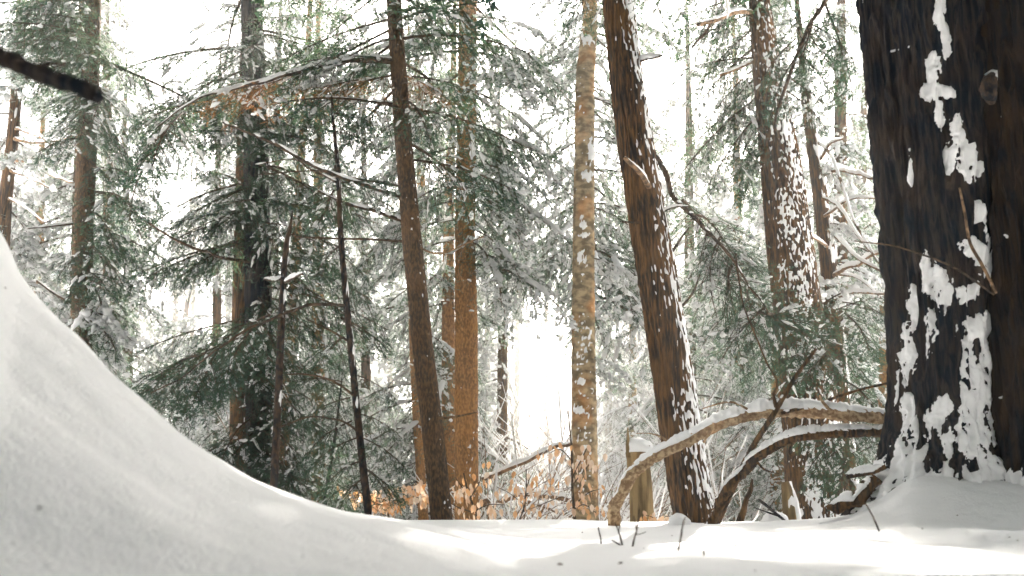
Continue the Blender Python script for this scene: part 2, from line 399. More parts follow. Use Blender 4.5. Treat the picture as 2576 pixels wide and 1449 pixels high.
# ------------------------------------------------------------------ trunks and branches
def limb(parent, pts, mat=TWIG, nv=28, nu=8, rough=.10, snow=0.0, name="branch", base=(0, 0, 0), seed=0, cap=1.0, gaps=.35):
    "pts rows x,y,z,r in the wood; snow = how much of it carries snow"
    R = np.random.default_rng(seed + 991)
    c, nrm, r, a = tube_arrays(pts, nv, nu)
    c = c + (fbm(c * 3.1 + seed) [:, None] * R.normal(size=3) * .9 * r.mean())
    d = 1 + rough * noise(np.stack([np.broadcast_to(np.cos(a) * 2, (nv, nu)), np.broadcast_to(np.sin(a) * 2, (nv, nu)), np.broadcast_to(np.arange(nv)[:, None] * .9, (nv, nu))], -1) + seed)
    v = c[:, None] + nrm * (r[:, None] * d)[..., None]
    vv = np.vstack([v.reshape(-1, 3), c[0], c[-1]]); n0 = nv * nu
    j = np.arange(nu); caps = np.vstack([np.stack([np.full(nu, n0), (j + 1) % nu, j], 1),
                                          np.stack([np.full(nu, n0 + 1), (nv - 1) * nu + j, (nv - 1) * nu + (j + 1) % nu], 1)])
    o = link(name, mesh_from(name, vv - np.asarray(base), [caps, grid_faces(nv, nu)], mat), parent)
    if snow > 0:
        cc = resample(np.hstack([c, r[:, None]]), nv * 3); k = len(cc)
        on = noise(np.stack([np.arange(k) * .16 + seed, np.zeros(k) + .3, np.zeros(k) + seed * 3.3], 1)) + (snow - .5) * 2
        i = 0
        while i < k:
            if on[i] > 0 or snow >= 1:
                j2 = i
                while j2 < k and (on[j2] > 0 or snow >= 1): j2 += 1
                if j2 - i >= 4:
                    q = cc[i:j2]
                    lump = 1 + .45 * noise(np.stack([np.arange(len(q)) * .09, np.zeros(len(q)), np.full(len(q), seed + 5.)], 1)) + .3 * noise(np.stack([np.arange(len(q)) * .31, np.ones(len(q)), np.full(len(q), seed + 8.)], 1))
                    # pillow as wide as the limb, as deep as the limb is thick
                    pts_ = q[:, :3]; rr_ = q[:, 3]
                    t = np.gradient(pts_, axis=0); t /= np.linalg.norm(t, axis=1)[:, None] + 1e-9
                    s = np.cross(t, [0, 0, 1.]); s /= np.linalg.norm(s, axis=1)[:, None] + 1e-9
                    u = np.cross(s, t); u[u[:, 2] < 0] *= -1
                    e = np.sin(np.linspace(.15, np.pi - .15, len(q))) ** .4
                    flat = np.clip(1.15 - np.abs(t[:, 2]) * .9, .25, 1)
                    w = rr_ * 1.14 * e * (.5 + .5 * lump); h = (rr_ * .9 + .010) * cap * e * lump * flat
                    th = np.linspace(-.35, np.pi + .35, 9)
                    vv = pts_[:, None] + s[:, None] * (np.cos(th)[None, :, None] * w[:, None, None]) + u[:, None] * (np.sin(th)[None, :, None] * h[:, None, None] + (rr_ * .55)[:, None, None])
                    link("snow", mesh_from("snow", vv.reshape(-1, 3) - np.asarray(base), grid_faces(len(q), 9), SNOW), o)
                i = j2
            else: i += 1
    return o

def px_path(pts):
    "rows (x, y, width, distance) as read off the photograph -> x,y,z,r"
    out = []
    for x, y, w, d in pts:
        p = P(x, y, d); out.append([*p, w / 2 / F * (d * CP + p[2] * SP)])
    return np.array(out)

def snow_patches(parent, v, f, most=70):
    "each larger patch of stuck snow is its own piece, the flecks stay together"
    lab = np.arange(len(v))
    while True:
        m = lab[f].min(1); old = lab.copy()
        for k in range(4): np.minimum.at(lab, f[:, k], m)
        lab = lab[lab]
        if (lab == old).all(): break
    fl = lab[f[:, 0]]; ids, n = np.unique(fl, return_counts=True)
    big = ids[np.argsort(-n)][:most]; big = big[[n[ids == b][0] >= 14 for b in big]] if len(big) else big
    def put(name, ff):
        u = np.unique(ff); rm = np.full(len(v), -1); rm[u] = np.arange(len(u))
        return link(name, mesh_from(name, v[u], rm[ff], SNOW), parent)
    for b in big: put("snow_patch", f[fl == b])
    rest = f[~np.isin(fl, big)]
    if len(rest): put("snow_flecks", rest)["kind"] = "stuff"

class Tree: pass
def make_tree(name, label, pts, d, mat, cat="tree", ztop=13, nu=40, nv=150, furrow=.06, amp=.03, zst=.16, snow_dir=None, snow_amt=0., snow_zs=.25, snow_sc=26., flare=.25, group=None, lean_d=0.0, seed=0, top_frac=.35, ring=0.0, spots=None, holes=None, thick=.022, cut=False):
    """pts (x, y, width) from the foot up. Real furrowed bark, then snow stuck on the side the wind blew from."""
    px = [(x, y, w, d + lean_d * i / max(1, len(pts) - 1)) for i, (x, y, w) in enumerate(pts)]
    q = px_path(px)
    dirn = (q[0] - q[1])[:3]; dirn = dirn / abs(dirn[2])
    g0 = gz(q[0][0], q[0][1]); need = max(.15, q[0][2] - g0 + .25)
    foot = np.concatenate([q[0][:3] + dirn * need * (1 if abs(dirn[0]) < .6 else .5), [q[0][3] * (1 + flare)]])
    rows = [foot, *q]
    if not cut and q[-1][2] < ztop:
        up = (q[-1] - q[-2])[:3]; up = up / up[2]; up[:2] *= .6
        h = ztop - q[-1][2]
        rows += [np.concatenate([q[-1][:3] + up * h * .5, [q[-1][3] * (.5 + top_frac / 2)]]), np.concatenate([q[-1][:3] + up * h, [q[-1][3] * .12]])]
    rows = np.array(rows)
    base = rows[0][:3].copy(); base[2] = gz(base[0], base[1])
    T = Tree(); T.rows = rows; T.path = resample(rows, 120)
    T.o = thing(name, label, cat, base, group); T.base = base; T.d = d
    # fine rings where the photo looks, coarse above
    vis = rows[:len(px) + 1]; c, nrm, r, a = tube_arrays(vis, nv, nu)
    ph = np.cumsum(np.concatenate([[0], np.linalg.norm(np.diff(c, axis=0), axis=1)]))
    crd = np.stack([np.cos(a)[None] * r[:, None], np.sin(a)[None] * r[:, None], np.broadcast_to(ph[:, None] * zst, (nv, nu))], -1)
    n1 = noise(crd / furrow + seed * 3.7); n2 = noise(crd / furrow * [2.2, 2.2, 3.5] + seed)
    rid = (1 - np.abs(n1) * 2.0).clip(-.6, 1); big = noise(crd / furrow * .22 + 40 + seed)
    dsp = r[:, None] * amp * (rid * 1.0 + .45 * n2) * 1.0 + r[:, None] * .05 * big
    if ring: dsp = dsp + r[:, None] * ring * noise(crd / furrow * [.35, .35, 1.0 / zst * 1.6])
    v = c[:, None] + nrm * (r[:, None] + dsp)[..., None]
    faces = [grid_faces(nv, nu)]
    allv = v.reshape(-1, 3)
    if len(rows) > len(vis) :                            # the top, out of the picture
        c2, nrm2, r2, _ = tube_arrays(rows[len(vis) - 1:], 26, 12)
        v2 = c2[:, None] + nrm2 * (r2[:, None] * .97)[..., None]
        faces.append(grid_faces(26, 12) + len(allv)); allv = np.vstack([allv, v2.reshape(-1, 3)])
        faces = [np.vstack(faces)]
    if cut:
        allv = np.vstack([allv, c[-1] - (c[-1] - c[-2]) * 2.5]); j = np.arange(nu)
        faces.append(np.stack([(nv - 1) * nu + j, (nv - 1) * nu + (j + 1) % nu, np.full(nu, len(allv) - 1)], 1))
        faces = [faces[1], faces[0]]
    T.trunk = link("trunk", mesh_from("trunk", allv - base, faces, mat), T.o)
    T.v = v; T.nrm = nrm
    if snow_dir is not None or spots is not None:
        m = np.full((nv, nu), -1.0); crd_n = np.stack([crd[..., 0], crd[..., 1], crd[..., 2] / zst], -1)
        if snow_dir is not None:
            sd = np.array(snow_dir, float); sd /= np.linalg.norm(sd)
            face = (nrm @ sd)
            nn = noise(np.stack([crd[..., 0] * snow_sc, crd[..., 1] * snow_sc, crd[..., 2] / zst * snow_sc * snow_zs], -1) + 7 + seed)
            lo = noise(np.stack([crd[..., 0] * 5, crd[..., 1] * 5, crd[..., 2] / zst * 1.7], -1) + 31 + seed)
            m = face * .75 + nn * .85 + lo * .5 - rid * .42 + snow_amt
        if spots is not None:
            pp = proj(c[:, None] + nrm * r[:, None, None]); toward = (nrm * (-c[:, None])).sum(-1) > 0
            k = np.full((nv, nu), -.75)
            for (sx, sy, ax, ay) in spots:
                k = np.maximum(k, 1.25 - ((pp[..., 0] - sx) / ax) ** 2 * .8 - ((pp[..., 1] - sy) / ay) ** 2 * .8)
            for (sx, sy, ax, ay) in (holes or []):
                k = k - 1.5 * np.exp(-((pp[..., 0] - sx) / ax) ** 2 - ((pp[..., 1] - sy) / ay) ** 2)
            rg = fbm(np.stack([crd[..., 0] * 16, crd[..., 1] * 16, crd[..., 2] / zst * 9], -1) + seed, 4)
            rg2 = noise(np.stack([crd[..., 0] * 55, crd[..., 1] * 55, crd[..., 2] / zst * 22], -1) + 77)
            k = np.where(toward, k, -1)
            m = np.maximum(m, k * 1.0 + rg * 1.0 + rg2 * .6 + .5 * noise(crd_n * [120, 120, 60] + 5) - rid * .5 - .30)
        off = np.where(m > 0, thick * (1 - np.exp(-m * 1.8)) * (1 + .2 * noise(crd_n * 26) + .15 * noise(crd_n * 70)), m * .03) + np.where(m > 0, (-np.minimum(dsp, 0)) * .6, 0)
        sv = c[:, None] + nrm * (r[:, None] + dsp + off.clip(-.02, .2))[..., None]
        fk = grid_faces(nv, nu); mf = m.reshape(-1)
        keep = (mf[fk] > -.05).any(1)
        fk = fk[keep]; used = np.unique(fk); remap = np.full(nv * nu, -1); remap[used] = np.arange(len(used))
        if len(fk): snow_patches(T.trunk, sv.reshape(-1, 3)[used] - base, remap[fk])
    return T

GAPS = [(480, 120, 75, 120), (425, 425, 80, 65), (1400, 270, 65, 55), (1525, 300, 28, 300), (1370, 950, 75, 230), (900, 400, 45, 40), (700, 660, 30, 40), (520, 780, 60, 90)]
def in_gap(p):
    q = proj(p)
    return any(((q[0] - x) / a) ** 2 + ((q[1] - y) / b) ** 2 < 1 for x, y, a, b in GAPS)

def trunk_at(T, z):
    i = int(np.argmin(np.abs(T.path[:, 2] - z))); return T.path[i, :3], T.path[i, 3]

THIN = .72
def crown(T, z0, z1, n, L0, L1, kind="mid", az=None, spread=math.pi, droop=.35, seed=0, seen_only=False):
    "boughs up the trunk; az = side they favour"
    R = random.Random(seed); k = 0
    if not seen_only: n = int(n * (THIN if z0 < 4.5 else (.8 if T.d < 8 else .5)))
    for i in range(n):
        z = z0 + (z1 - z0) * (i + R.random()) / n
        a = (az if az is not None else 0) + R.uniform(-spread, spread)
        L_ = (L0 + (L1 - L0) * (z - z0) / max(.01, z1 - z0)) * R.uniform(.65, 1.15)
        c, r = trunk_at(T, z)
        dz = -droop * R.uniform(.4, 1.3)
        d = np.array([math.sin(a), math.cos(a), dz]); d /= np.linalg.norm(d)
        p = c + d * r * .5
        if seen_only:                       # nothing of these may hang into the picture
            e = p + d * L_; e2 = e - [0, 0, .5]
            if e2[1] > 0 and e2[2] / max(e2[1], .01) < .75: continue
        elif kind is LITE:                  # unseen boughs above the frame, added to block light
            q = proj(np.array([p, p + d * L_, p + d * L_ - [0, 0, .7 * L_ ** .5], p - [0, 0, .4]]))
            if ((q[:, 1] > (-90 if min(p[1], p[1] + d[1] * L_) > 4 else -320)) & (q[:, 0] > -100) & (q[:, 0] < 2676)).any(): continue
        elif in_gap(p + d * L_ * .6) or in_gap(p + d * L_): continue
        bough_at(T.o, p, p + d * L_, kind, R.uniform(-.35, .35)); k += 1

def px_bough(T, x0, y0, x1, y1, kind="mid", d0=None, d1=None, roll=0.0):
    d0 = T.d if d0 is None else d0; d1 = d0 if d1 is None else d1
    bough_at(T.o, P(x0, y0, d0), P(x1, y1, d1), kind, roll)

def px_limb(T, pts, snow=0.0, mat=TWIG, seed=0, name="branch", **k):
    return limb(T.o, px_path(pts), mat, snow=snow, name=name, base=T.base, seed=seed, **k)

# ---- the big double hemlock on the right
SPOTS = [(2362, 25, 15, 60), (2376, 105, 13, 45), (2352, 170, 18, 34), (2345, 232, 32, 20), (2380, 236, 24, 18), (2366, 290, 16, 32),
         (2402, 335, 22, 48), (2428, 412, 24, 50), (2386, 405, 13, 38), (2462, 425, 9, 28), (2456, 535, 18, 24), (2296, 415, 6, 50),
         (2478, 655, 30, 55), (2440, 622, 36, 26), (2302, 770, 14, 60), (2330, 690, 13, 55), (2372, 730, 26, 75), (2424, 745, 36, 40),
         (2452, 830, 62, 60), (2462, 950, 52, 105), (2345, 850, 22, 80), (2290, 900, 18, 90), (2300, 1060, 30, 70), (2372, 1050, 26, 60),
         (2402, 1090, 46, 80), (2462, 1100, 56, 100), (2290, 1150, 34, 60), (2345, 1210, 70, 45), (2460, 1210, 70, 60), (2300, 1260, 60, 40), (2400, 1280, 80, 30), (2490, 1270, 60, 40), (2230, 1270, 50, 40), (2265, 980, 8, 60), (2240, 1210, 40, 60)]
HOLES = [(2484, 770, 26, 12), (2358, 930, 14, 60), (2322, 860, 8, 60), (2395, 900, 12, 40), (2405, 1150, 13, 50), (2318, 1080, 10, 40), (2440, 1180, 8, 12), (2390, 800, 10, 40)]
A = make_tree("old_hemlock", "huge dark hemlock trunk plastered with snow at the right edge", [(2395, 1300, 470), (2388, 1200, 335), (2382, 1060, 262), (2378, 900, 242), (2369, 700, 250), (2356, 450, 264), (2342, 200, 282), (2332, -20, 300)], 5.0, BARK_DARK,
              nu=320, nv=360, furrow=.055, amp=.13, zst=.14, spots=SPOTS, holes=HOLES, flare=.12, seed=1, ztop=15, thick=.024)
B = make_tree("twin_hemlock", "second dark trunk cut by the right frame edge, grown beside the huge hemlock", [(2690, 1290, 420), (2672, 1180, 340), (2660, 1000, 310), (2652, 700, 300), (2645, 400, 310), (2636, -20, 320)], 4.75, BARK_TWIN,
              nu=220, nv=260, furrow=.05, amp=.13, zst=.14, flare=.1, seed=5, ztop=15, spots=[(2500, 1190, 20, 30), (2505, 190, 14, 12), (2540, 1200, 60, 30)])
px_limb(B, [(2494, 188, 16, 4.5), (2492, 205, 38, 4.47), (2492, 235, 40, 4.47), (2494, 262, 14, 4.5)], mat=BARK_POLE, name="knot", rough=.3, nv=14)

# ---- other near trunks
K = make_tree("leaning_tree", "brown furrowed trunk leaning left, snow in the furrows of its right side", [(1752, 1318, 104), (1722, 1150, 98), (1690, 930, 94), (1655, 700, 92), (1618, 480, 86), (1582, 250, 78), (1553, -10, 70)], 6.9, BARK_BROWN,
              nu=170, nv=400, furrow=.034, amp=.11, zst=.12, snow_dir=(.85, -.45, 0), snow_amt=-.48, snow_sc=62, snow_zs=.26, seed=2, thick=.012)
G_ = make_tree("dark_hemlock", "slender dark trunk left of centre with long bare branches reaching left", [(1112, 1312, 54), (1088, 1080, 52), (1062, 860, 50), (1040, 640, 48), (1022, 440, 44), (1004, 200, 40), (990, -10, 36)], 7.6, BARK_SLIM,
               nu=72, nv=260, furrow=.03, amp=.05, zst=.3, snow_dir=(.6, -.8, .3), snow_amt=-1.05, snow_sc=40, snow_zs=.9, seed=3, thick=.02)
Fs = make_tree("hemlock_sapling", "thin dark sapling leaning left, in front of green hemlock boughs", [(928, 1302, 20), (905, 1100, 18), (885, 900, 17), (868, 720, 15), (858, 600, 14), (850, 430, 11), (836, 280, 7)], 7.2, BARK_POLE,
               nu=20, nv=120, furrow=.02, amp=.06, ztop=3.35, snow_dir=(1, -.5, 0), snow_amt=-.75, seed=4, thick=.012)
Cb = make_tree("thick_hemlock", "thick dark hemlock trunk wrapped in green boughs, left of centre", [(652, 1225, 66), (652, 1050, 64), (650, 800, 64), (646, 500, 60), (640, 250, 56), (632, -10, 50)], 10.5, BARK_DARK,
               nu=64, nv=200, furrow=.04, amp=.06, zst=.15, snow_dir=(.9, -.5, 0), snow_amt=-.95, seed=6, thick=.02)
Ca = make_tree("grey_brown_tree", "grey-brown trunk pressed against the thick boughed hemlock on its left", [(598, 1195, 42), (600, 1000, 41), (604, 800, 40), (612, 500, 38), (618, 200, 34)], 11.4, BARK_BROWN,
               nu=48, nv=160, furrow=.035, amp=.06, zst=.2, snow_dir=(.9, -.6, 0), snow_amt=-.85, seed=7, thick=.02)
Cd = make_tree("bare_pole_tree", "thin near-black straight trunk beside the thick boughed hemlock", [(688, 1240, 19), (700, 1000, 18), (708, 800, 17), (718, 640, 14), (732, 560, 8)], 8.6, BARK_POLE, nu=18, nv=90, furrow=.02, amp=.08, snow_dir=(1, -.5, 0), snow_amt=-.8, ztop=2.75, seed=8)
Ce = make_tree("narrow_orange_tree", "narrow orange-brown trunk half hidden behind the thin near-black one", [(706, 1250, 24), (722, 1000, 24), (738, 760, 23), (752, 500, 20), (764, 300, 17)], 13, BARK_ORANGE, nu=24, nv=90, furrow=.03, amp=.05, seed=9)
Tb = make_tree("left_hemlock", "dark straight trunk at left rising from behind the snow drift", [(203, 900, 50), (206, 760, 48), (210, 560, 46), (222, 330, 44), (230, 150, 38), (236, -10, 34)], 9.5, BARK_SLIM,
               nu=56, nv=180, furrow=.03, amp=.05, zst=.2, snow_dir=(.6, -.9, 0), snow_amt=-1.15, snow_sc=40, snow_zs=.8, seed=10)
Tb2 = make_tree("slim_brown_tree", "slim brown trunk almost hidden behind the dark left trunk", [(184, 850, 26), (190, 700, 25), (198, 400, 22)], 12.5, BARK_BROWN, nu=24, nv=60, seed=11, ztop=8)
Ta = make_tree("edge_tree", "leaning trunk at the far left edge with snowy dead branches", [(6, 620, 32), (14, 500, 30), (26, 400, 28), (38, 280, 26), (48, 120, 24), (55, -10, 22)], 11.5, BARK_BROWN,
               nu=32, nv=120, furrow=.03, amp=.05, snow_dir=(.5, -.9, .2), snow_amt=-.85, seed=12, thick=.03)
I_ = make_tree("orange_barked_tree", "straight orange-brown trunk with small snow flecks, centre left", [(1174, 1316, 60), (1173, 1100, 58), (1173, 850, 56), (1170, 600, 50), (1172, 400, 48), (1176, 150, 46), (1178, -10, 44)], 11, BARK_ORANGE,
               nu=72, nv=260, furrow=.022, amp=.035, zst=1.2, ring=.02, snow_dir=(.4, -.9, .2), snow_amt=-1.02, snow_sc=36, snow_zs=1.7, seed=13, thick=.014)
J_ = make_tree("mottled_tree", "pale mottled trunk with peeling orange bark and snow patches near the centre", [(1474, 1316, 64), (1471, 1100, 62), (1468, 880, 58), (1468, 640, 54), (1470, 420, 50), (1472, 200, 46), (1484, 60, 38), (1482, -10, 36)], 10.5, BARK_PALE,
               nu=72, nv=260, furrow=.03, amp=.03, zst=1.5, ring=.035, snow_dir=(-.2, -.9, .3), snow_amt=-.86, snow_sc=24, snow_zs=1.4, seed=14, thick=.022,
               spots=[(1478, 440, 14, 14), (1465, 560, 12, 18), (1470, 590, 14, 8), (1462, 960, 14, 8), (1455, 1030, 14, 8), (1462, 650, 10, 20), (1480, 100, 18, 14), (1488, 380, 8, 30)])
L_t = make_tree("speckled_hemlock", "broad dark trunk speckled all over with stuck snow, right of the leaning one", [(2062, 1312, 152), (2048, 1150, 140), (2030, 950, 124), (2005, 760, 112), (1985, 600, 106), (1962, 400, 92), (1930, 180, 66), (1908, -10, 48)], 9.0, BARK_BROWN,
               nu=180, nv=380, furrow=.045, amp=.07, zst=.3, snow_dir=(.1, -1, .1), snow_amt=-.54, snow_sc=50, snow_zs=.42, seed=15, thick=.02)
M_t = make_tree("branchy_tree", "narrow trunk with snow-loaded bare branches beside the huge right hemlock", [(2140, 1300, 50), (2112, 1000, 46), (2094, 760, 42), (2072, 560, 38), (2046, 380, 30), (2028, 250, 24), (2015, 120, 18)], 10.5, BARK_BROWN,
               nu=40, nv=180, furrow=.03, amp=.06, snow_dir=(.95, -.35, .2), snow_amt=-.45, snow_sc=20, snow_zs=.4, seed=16, thick=.04, ztop=7)
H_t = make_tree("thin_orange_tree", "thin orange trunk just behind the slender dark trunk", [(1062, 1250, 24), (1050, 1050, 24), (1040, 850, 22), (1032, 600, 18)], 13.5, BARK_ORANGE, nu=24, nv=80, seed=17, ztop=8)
Q_t = make_tree("small_sapling", "short dark leafless sapling at the drift's lower edge", [(815, 1285, 12), (830, 1180, 10), (845, 1085, 7)], 8.4, BARK_DARK, nu=12, nv=40, seed=18, ztop=1.2)

# ---- broken stump
N_t = make_tree("broken_stump", "broken olive-brown stump with snow on its slanted top", [(1616, 1318, 60), (1612, 1230, 56), (1604, 1150, 54), (1600, 1122, 50)], 8.8, STUMP, cat="stump",
                nu=48, nv=60, furrow=.03, amp=.05, cut=True, seed=19, snow_dir=(.9, -.4, 0), snow_amt=-.95, thick=.02)
limb(N_t.o, px_path([(1582, 1150, 14, 8.75), (1580, 1110, 9, 8.75), (1578, 1076, 3, 8.75)]), STUMP, name="splinter", base=N_t.base)
limb(N_t.o, px_path([(1640, 1150, 14, 8.75), (1636, 1135, 8, 8.75), (1634, 1120, 3, 8.75)]), STUMP, name="splinter", base=N_t.base)
def snow_lump(parent, base, c, rx, ry, rz, seed=0, name="snow"):
    n, m = 14, 24; th = np.linspace(0, np.pi * .62, n); ph = np.linspace(0, 2 * np.pi, m, endpoint=False)
    d = np.stack([np.sin(th)[:, None] * np.cos(ph)[None], np.sin(th)[:, None] * np.sin(ph)[None], np.broadcast_to(np.cos(th)[:, None], (n, m))], -1)
    k = 1 + .22 * noise(d * 1.6 + seed)
    v = d * k[..., None] * [rx, ry, rz] + np.asarray(c) - np.asarray(base)
    return link(name, mesh_from(name, v.reshape(-1, 3), grid_faces(n, m), SNOW), parent)
snow_lump(N_t.o, N_t.base, P(1606, 1128, 8.8), .13, .12, .10, 3)
O_t = make_tree("snag_stump", "small pale snag with a snowy right side at the speckled trunk's foot", [(1992, 1318, 40), (1985, 1260, 34), (1976, 1212, 22)], 7.4, STUMP, cat="stump", nu=32, nv=40, cut=True, seed=20, snow_dir=(1, -.5, 0), snow_amt=-.25, snow_sc=14, thick=.03)

# ------------------------------------------------------------------ arched and fallen wood
def wood(name, label, cat, pts, mat=TWIG_TAN, snow=0, seed=0, nv=60, nu=12, rough=.2, cap=1.0, extra=()):
    q = px_path(pts); b = q[np.argmin(q[:, 2]), :3].copy(); b[2] = gz(b[0], b[1])
    t = thing(name, label, cat, b)
    limb(t, q, mat, nv=nv, nu=nu, snow=snow, base=b, seed=seed, rough=rough, cap=cap, name="stem")
    for k, (e, s) in enumerate(extra): limb(t, px_path(e), mat, snow=s, base=b, seed=seed + 7 * k + 1, nv=24)
    return t
wood("arched_birch", "snow-topped birch stem arching from the huge hemlock down to the snow", "fallen branch",
     [(2275, 1062, 26, 5.35), (2150, 1042, 34, 5.5), (1960, 1033, 34, 5.7), (1840, 1055, 32, 5.8), (1740, 1100, 31, 5.9), (1650, 1150, 30, 6.0), (1590, 1190, 32, 6.05), (1556, 1250, 31, 6.1), (1545, 1330, 30, 6.15)], mat=BIRCH, snow=1, seed=2, nv=90, nu=16, rough=.45, cap=1.15, extra=[([(2090, 1036, 10, 5.55), (2070, 1012, 8, 5.5), (2062, 996, 5, 5.45)], 0), ([(1800, 1072, 9, 5.83), (1778, 1100, 7, 5.8), (1772, 1116, 4, 5.8)], 0), ([(1690, 1128, 8, 5.95), (1668, 1104, 6, 5.95), (1640, 1092, 3, 5.95), (1600, 1090, 2, 5.95)], .3), ([(1900, 1040, 7, 5.75), (1840, 1012, 5, 5.7), (1770, 1028, 3, 5.7)], .5)])
wood("lower_arched_branch", "lower snow-topped branch curving below the arched birch", "fallen branch",
     [(2270, 1088, 24, 5.4), (2150, 1088, 26, 5.5), (2030, 1098, 27, 5.6), (1930, 1130, 27, 5.7), (1870, 1180, 27, 5.8), (1820, 1250, 26, 5.9), (1780, 1330, 28, 6.0)], snow=1, seed=4, nv=80, nu=14, rough=.4, cap=1.0, mat=BARK_BROWN, extra=[([(2000, 1105, 8, 5.63), (1985, 1135, 6, 5.6), (1990, 1150, 3, 5.6)], 0), ([(1900, 1150, 7, 5.75), (1925, 1180, 5, 5.75), (1960, 1190, 2, 5.75)], .3)])
wood("crossing_branch", "bare brown branch crossing the two arches and forking upward", "branch",
     [(1798, 1330, 17, 6.0), (1840, 1235, 16, 5.9), (1890, 1130, 14, 5.78), (1950, 1035, 13, 5.62), (2000, 950, 11, 5.6), (2052, 880, 7, 5.6)], snow=.3, seed=6, nv=60, mat=BARK_BROWN,
     extra=[([(1952, 1030, 12, 5.62), (1944, 990, 8, 5.6), (1955, 965, 6, 5.6), (1925, 900, 5, 5.6), (1870, 760, 5, 5.7), (1850, 640, 5, 5.8)], 0),
            ([(1965, 1040, 9, 5.6), (2040, 1020, 8, 5.6), (2150, 985, 7, 5.5), (2240, 962, 6, 5.45)], .4)])
wood("leaning_log", "short snow-topped log leaning against the foot of the huge hemlock", "log",
     [(2198, 1190, 34, 4.9), (2160, 1240, 36, 4.9), (2110, 1318, 38, 4.95)], snow=1, seed=8, nv=30, nu=16, rough=.25, mat=BARK_BROWN, cap=.9)
wood("snowy_stub", "little snow-capped broken stub poking left from the huge hemlock's foot", "branch",
     [(2225, 1168, 14, 4.85), (2180, 1182, 17, 4.85), (2130, 1198, 14, 4.85)], snow=1, seed=9, nv=24, mat=BARK_BROWN, cap=1.2)
wood("bent_stick", "short crooked stick standing in snow right of the leaning trunk", "stick",
     [(1862, 1325, 20, 6.6), (1875, 1270, 14, 6.6), (1888, 1232, 11, 6.6), (1893, 1205, 5, 6.6)], seed=10, nv=30, rough=.3, mat=BARK_BROWN, snow=.3)
wood("fallen_stick", "dark forked stick lying out of the snow before the speckled trunk", "stick",
     [(2015, 1345, 5, 5.2), (1960, 1300, 7, 5.4), (1930, 1275, 8, 5.5), (1910, 1258, 7, 5.6)], seed=11, nv=30, mat=BARK_DARK, extra=[([(1958, 1298, 5, 5.4), (1930, 1290, 4, 5.4), (1895, 1278, 2, 5.4)], 0)])
for (x, y, d, rx, rz, nm, lb) in ((1708, 1322, 5.9, .068, .075, "snow_lump", "round snow-capped hump at the foot of the leaning trunk"), (1950, 1322, 5.9, .09, .08, "snow_lump", "small pointed snow hump beside the pale snag")):
    c = P(x, y, d); o = snow_lump(None, c, c, rx, rx, rz, int(x), nm); o.location = c; o["label"] = lb; o["category"] = "snow"

# ------------------------------------------------------------------ bare branches on trunks
px_limb(G_, [(1005, 152, 16, 7.6), (940, 150, 15, 7.5), (860, 155, 13, 7.4), (760, 180, 11, 7.3), (660, 205, 9, 7.2), (560, 232, 7, 7.1), (470, 262, 5, 7.0), (390, 320, 3, 6.9)], snow=.9, seed=21, nv=60, cap=1.5)
px_limb(G_, [(1010, 495, 11, 7.6), (930, 470, 11, 7.3), (850, 443, 10, 7.0), (770, 408, 9, 6.7), (690, 362, 8, 6.4), (560, 308, 5, 6.0)], snow=.55, seed=22, nv=50)
px_limb(G_, [(1012, 555, 10, 7.6), (940, 530, 9, 7.5), (870, 512, 8, 7.4), (800, 480, 5, 7.3)], snow=.6, seed=23)
px_limb(G_, [(1018, 608, 7, 7.6), (930, 602, 6, 7.6), (830, 600, 5, 7.5), (740, 596, 3, 7.5)], snow=.35, seed=24)
px_limb(G_, [(1000, 260, 8, 7.6), (930, 255, 6, 7.5), (840, 245, 4, 7.4)], snow=.6, seed=25)
px_limb(G_, [(1020, 470, 6, 7.6), (900, 450, 5, 7.6), (800, 430, 4, 7.6), (640, 440, 2, 7.6)], snow=.1, seed=26)
px_limb(G_, [(995, 95, 7, 7.6), (940, 110, 6, 7.5), (880, 140, 4, 7.4)], snow=.5, seed=27)
px_limb(G_, [(1080, 1055, 7, 7.6), (1130, 1050, 6, 7.5), (1200, 1038, 4, 7.4)], seed=28, mat=TWIG_TAN)
px_limb(G_, [(1045, 620, 6, 7.6), (1110, 636, 5, 7.4), (1215, 594, 4, 7.2)], seed=29, mat=TWIG_TAN, snow=.3)
px_limb(Fs, [(870, 770, 9, 7.2), (830, 765, 8, 7.1), (770, 768, 8, 7.0), (690, 795, 7, 6.9), (590, 850, 6, 6.8), (480, 930, 4, 6.7), (380, 990, 3, 6.6)], seed=30, nv=50)
px_limb(Fs, [(895, 1000, 7, 7.2), (850, 968, 6, 7.1), (790, 945, 5, 7.1), (720, 940, 3, 7.0)], seed=31)
px_limb(Fs, [(880, 860, 6, 7.2), (830, 830, 5, 7.2), (770, 800, 3, 7.2)], seed=32)
px_limb(Fs, [(905, 1090, 6, 7.2), (860, 1060, 5, 7.1), (780, 1050, 4, 7.0), (700, 1075, 3, 7.0)], seed=33)
px_limb(Fs, [(850, 460, 6, 7.2), (780, 425, 5, 7.1), (740, 400, 4, 7.1), (640, 415, 2, 7.0)], snow=.6, seed=34)
px_limb(Cd, [(712, 712, 8, 8.6), (735, 700, 8, 8.5), (762, 690, 6, 8.4)], snow=1, seed=35, cap=1.6)
px_limb(Cd, [(710, 700, 7, 8.6), (690, 706, 6, 8.5), (666, 704, 4, 8.4)], snow=1, seed=36, cap=1.6)
px_limb(Cb, [(640, 660, 8, 10.2), (560, 648, 8, 9.6), (480, 620, 7, 9.0), (400, 580, 5, 8.6), (330, 530, 3, 8.2)], seed=36, snow=.2, nv=40)
px_limb(Cb, [(600, 1000, 6, 10.4), (560, 985, 6, 10.2), (505, 960, 4, 10.0)], seed=37, snow=.5)
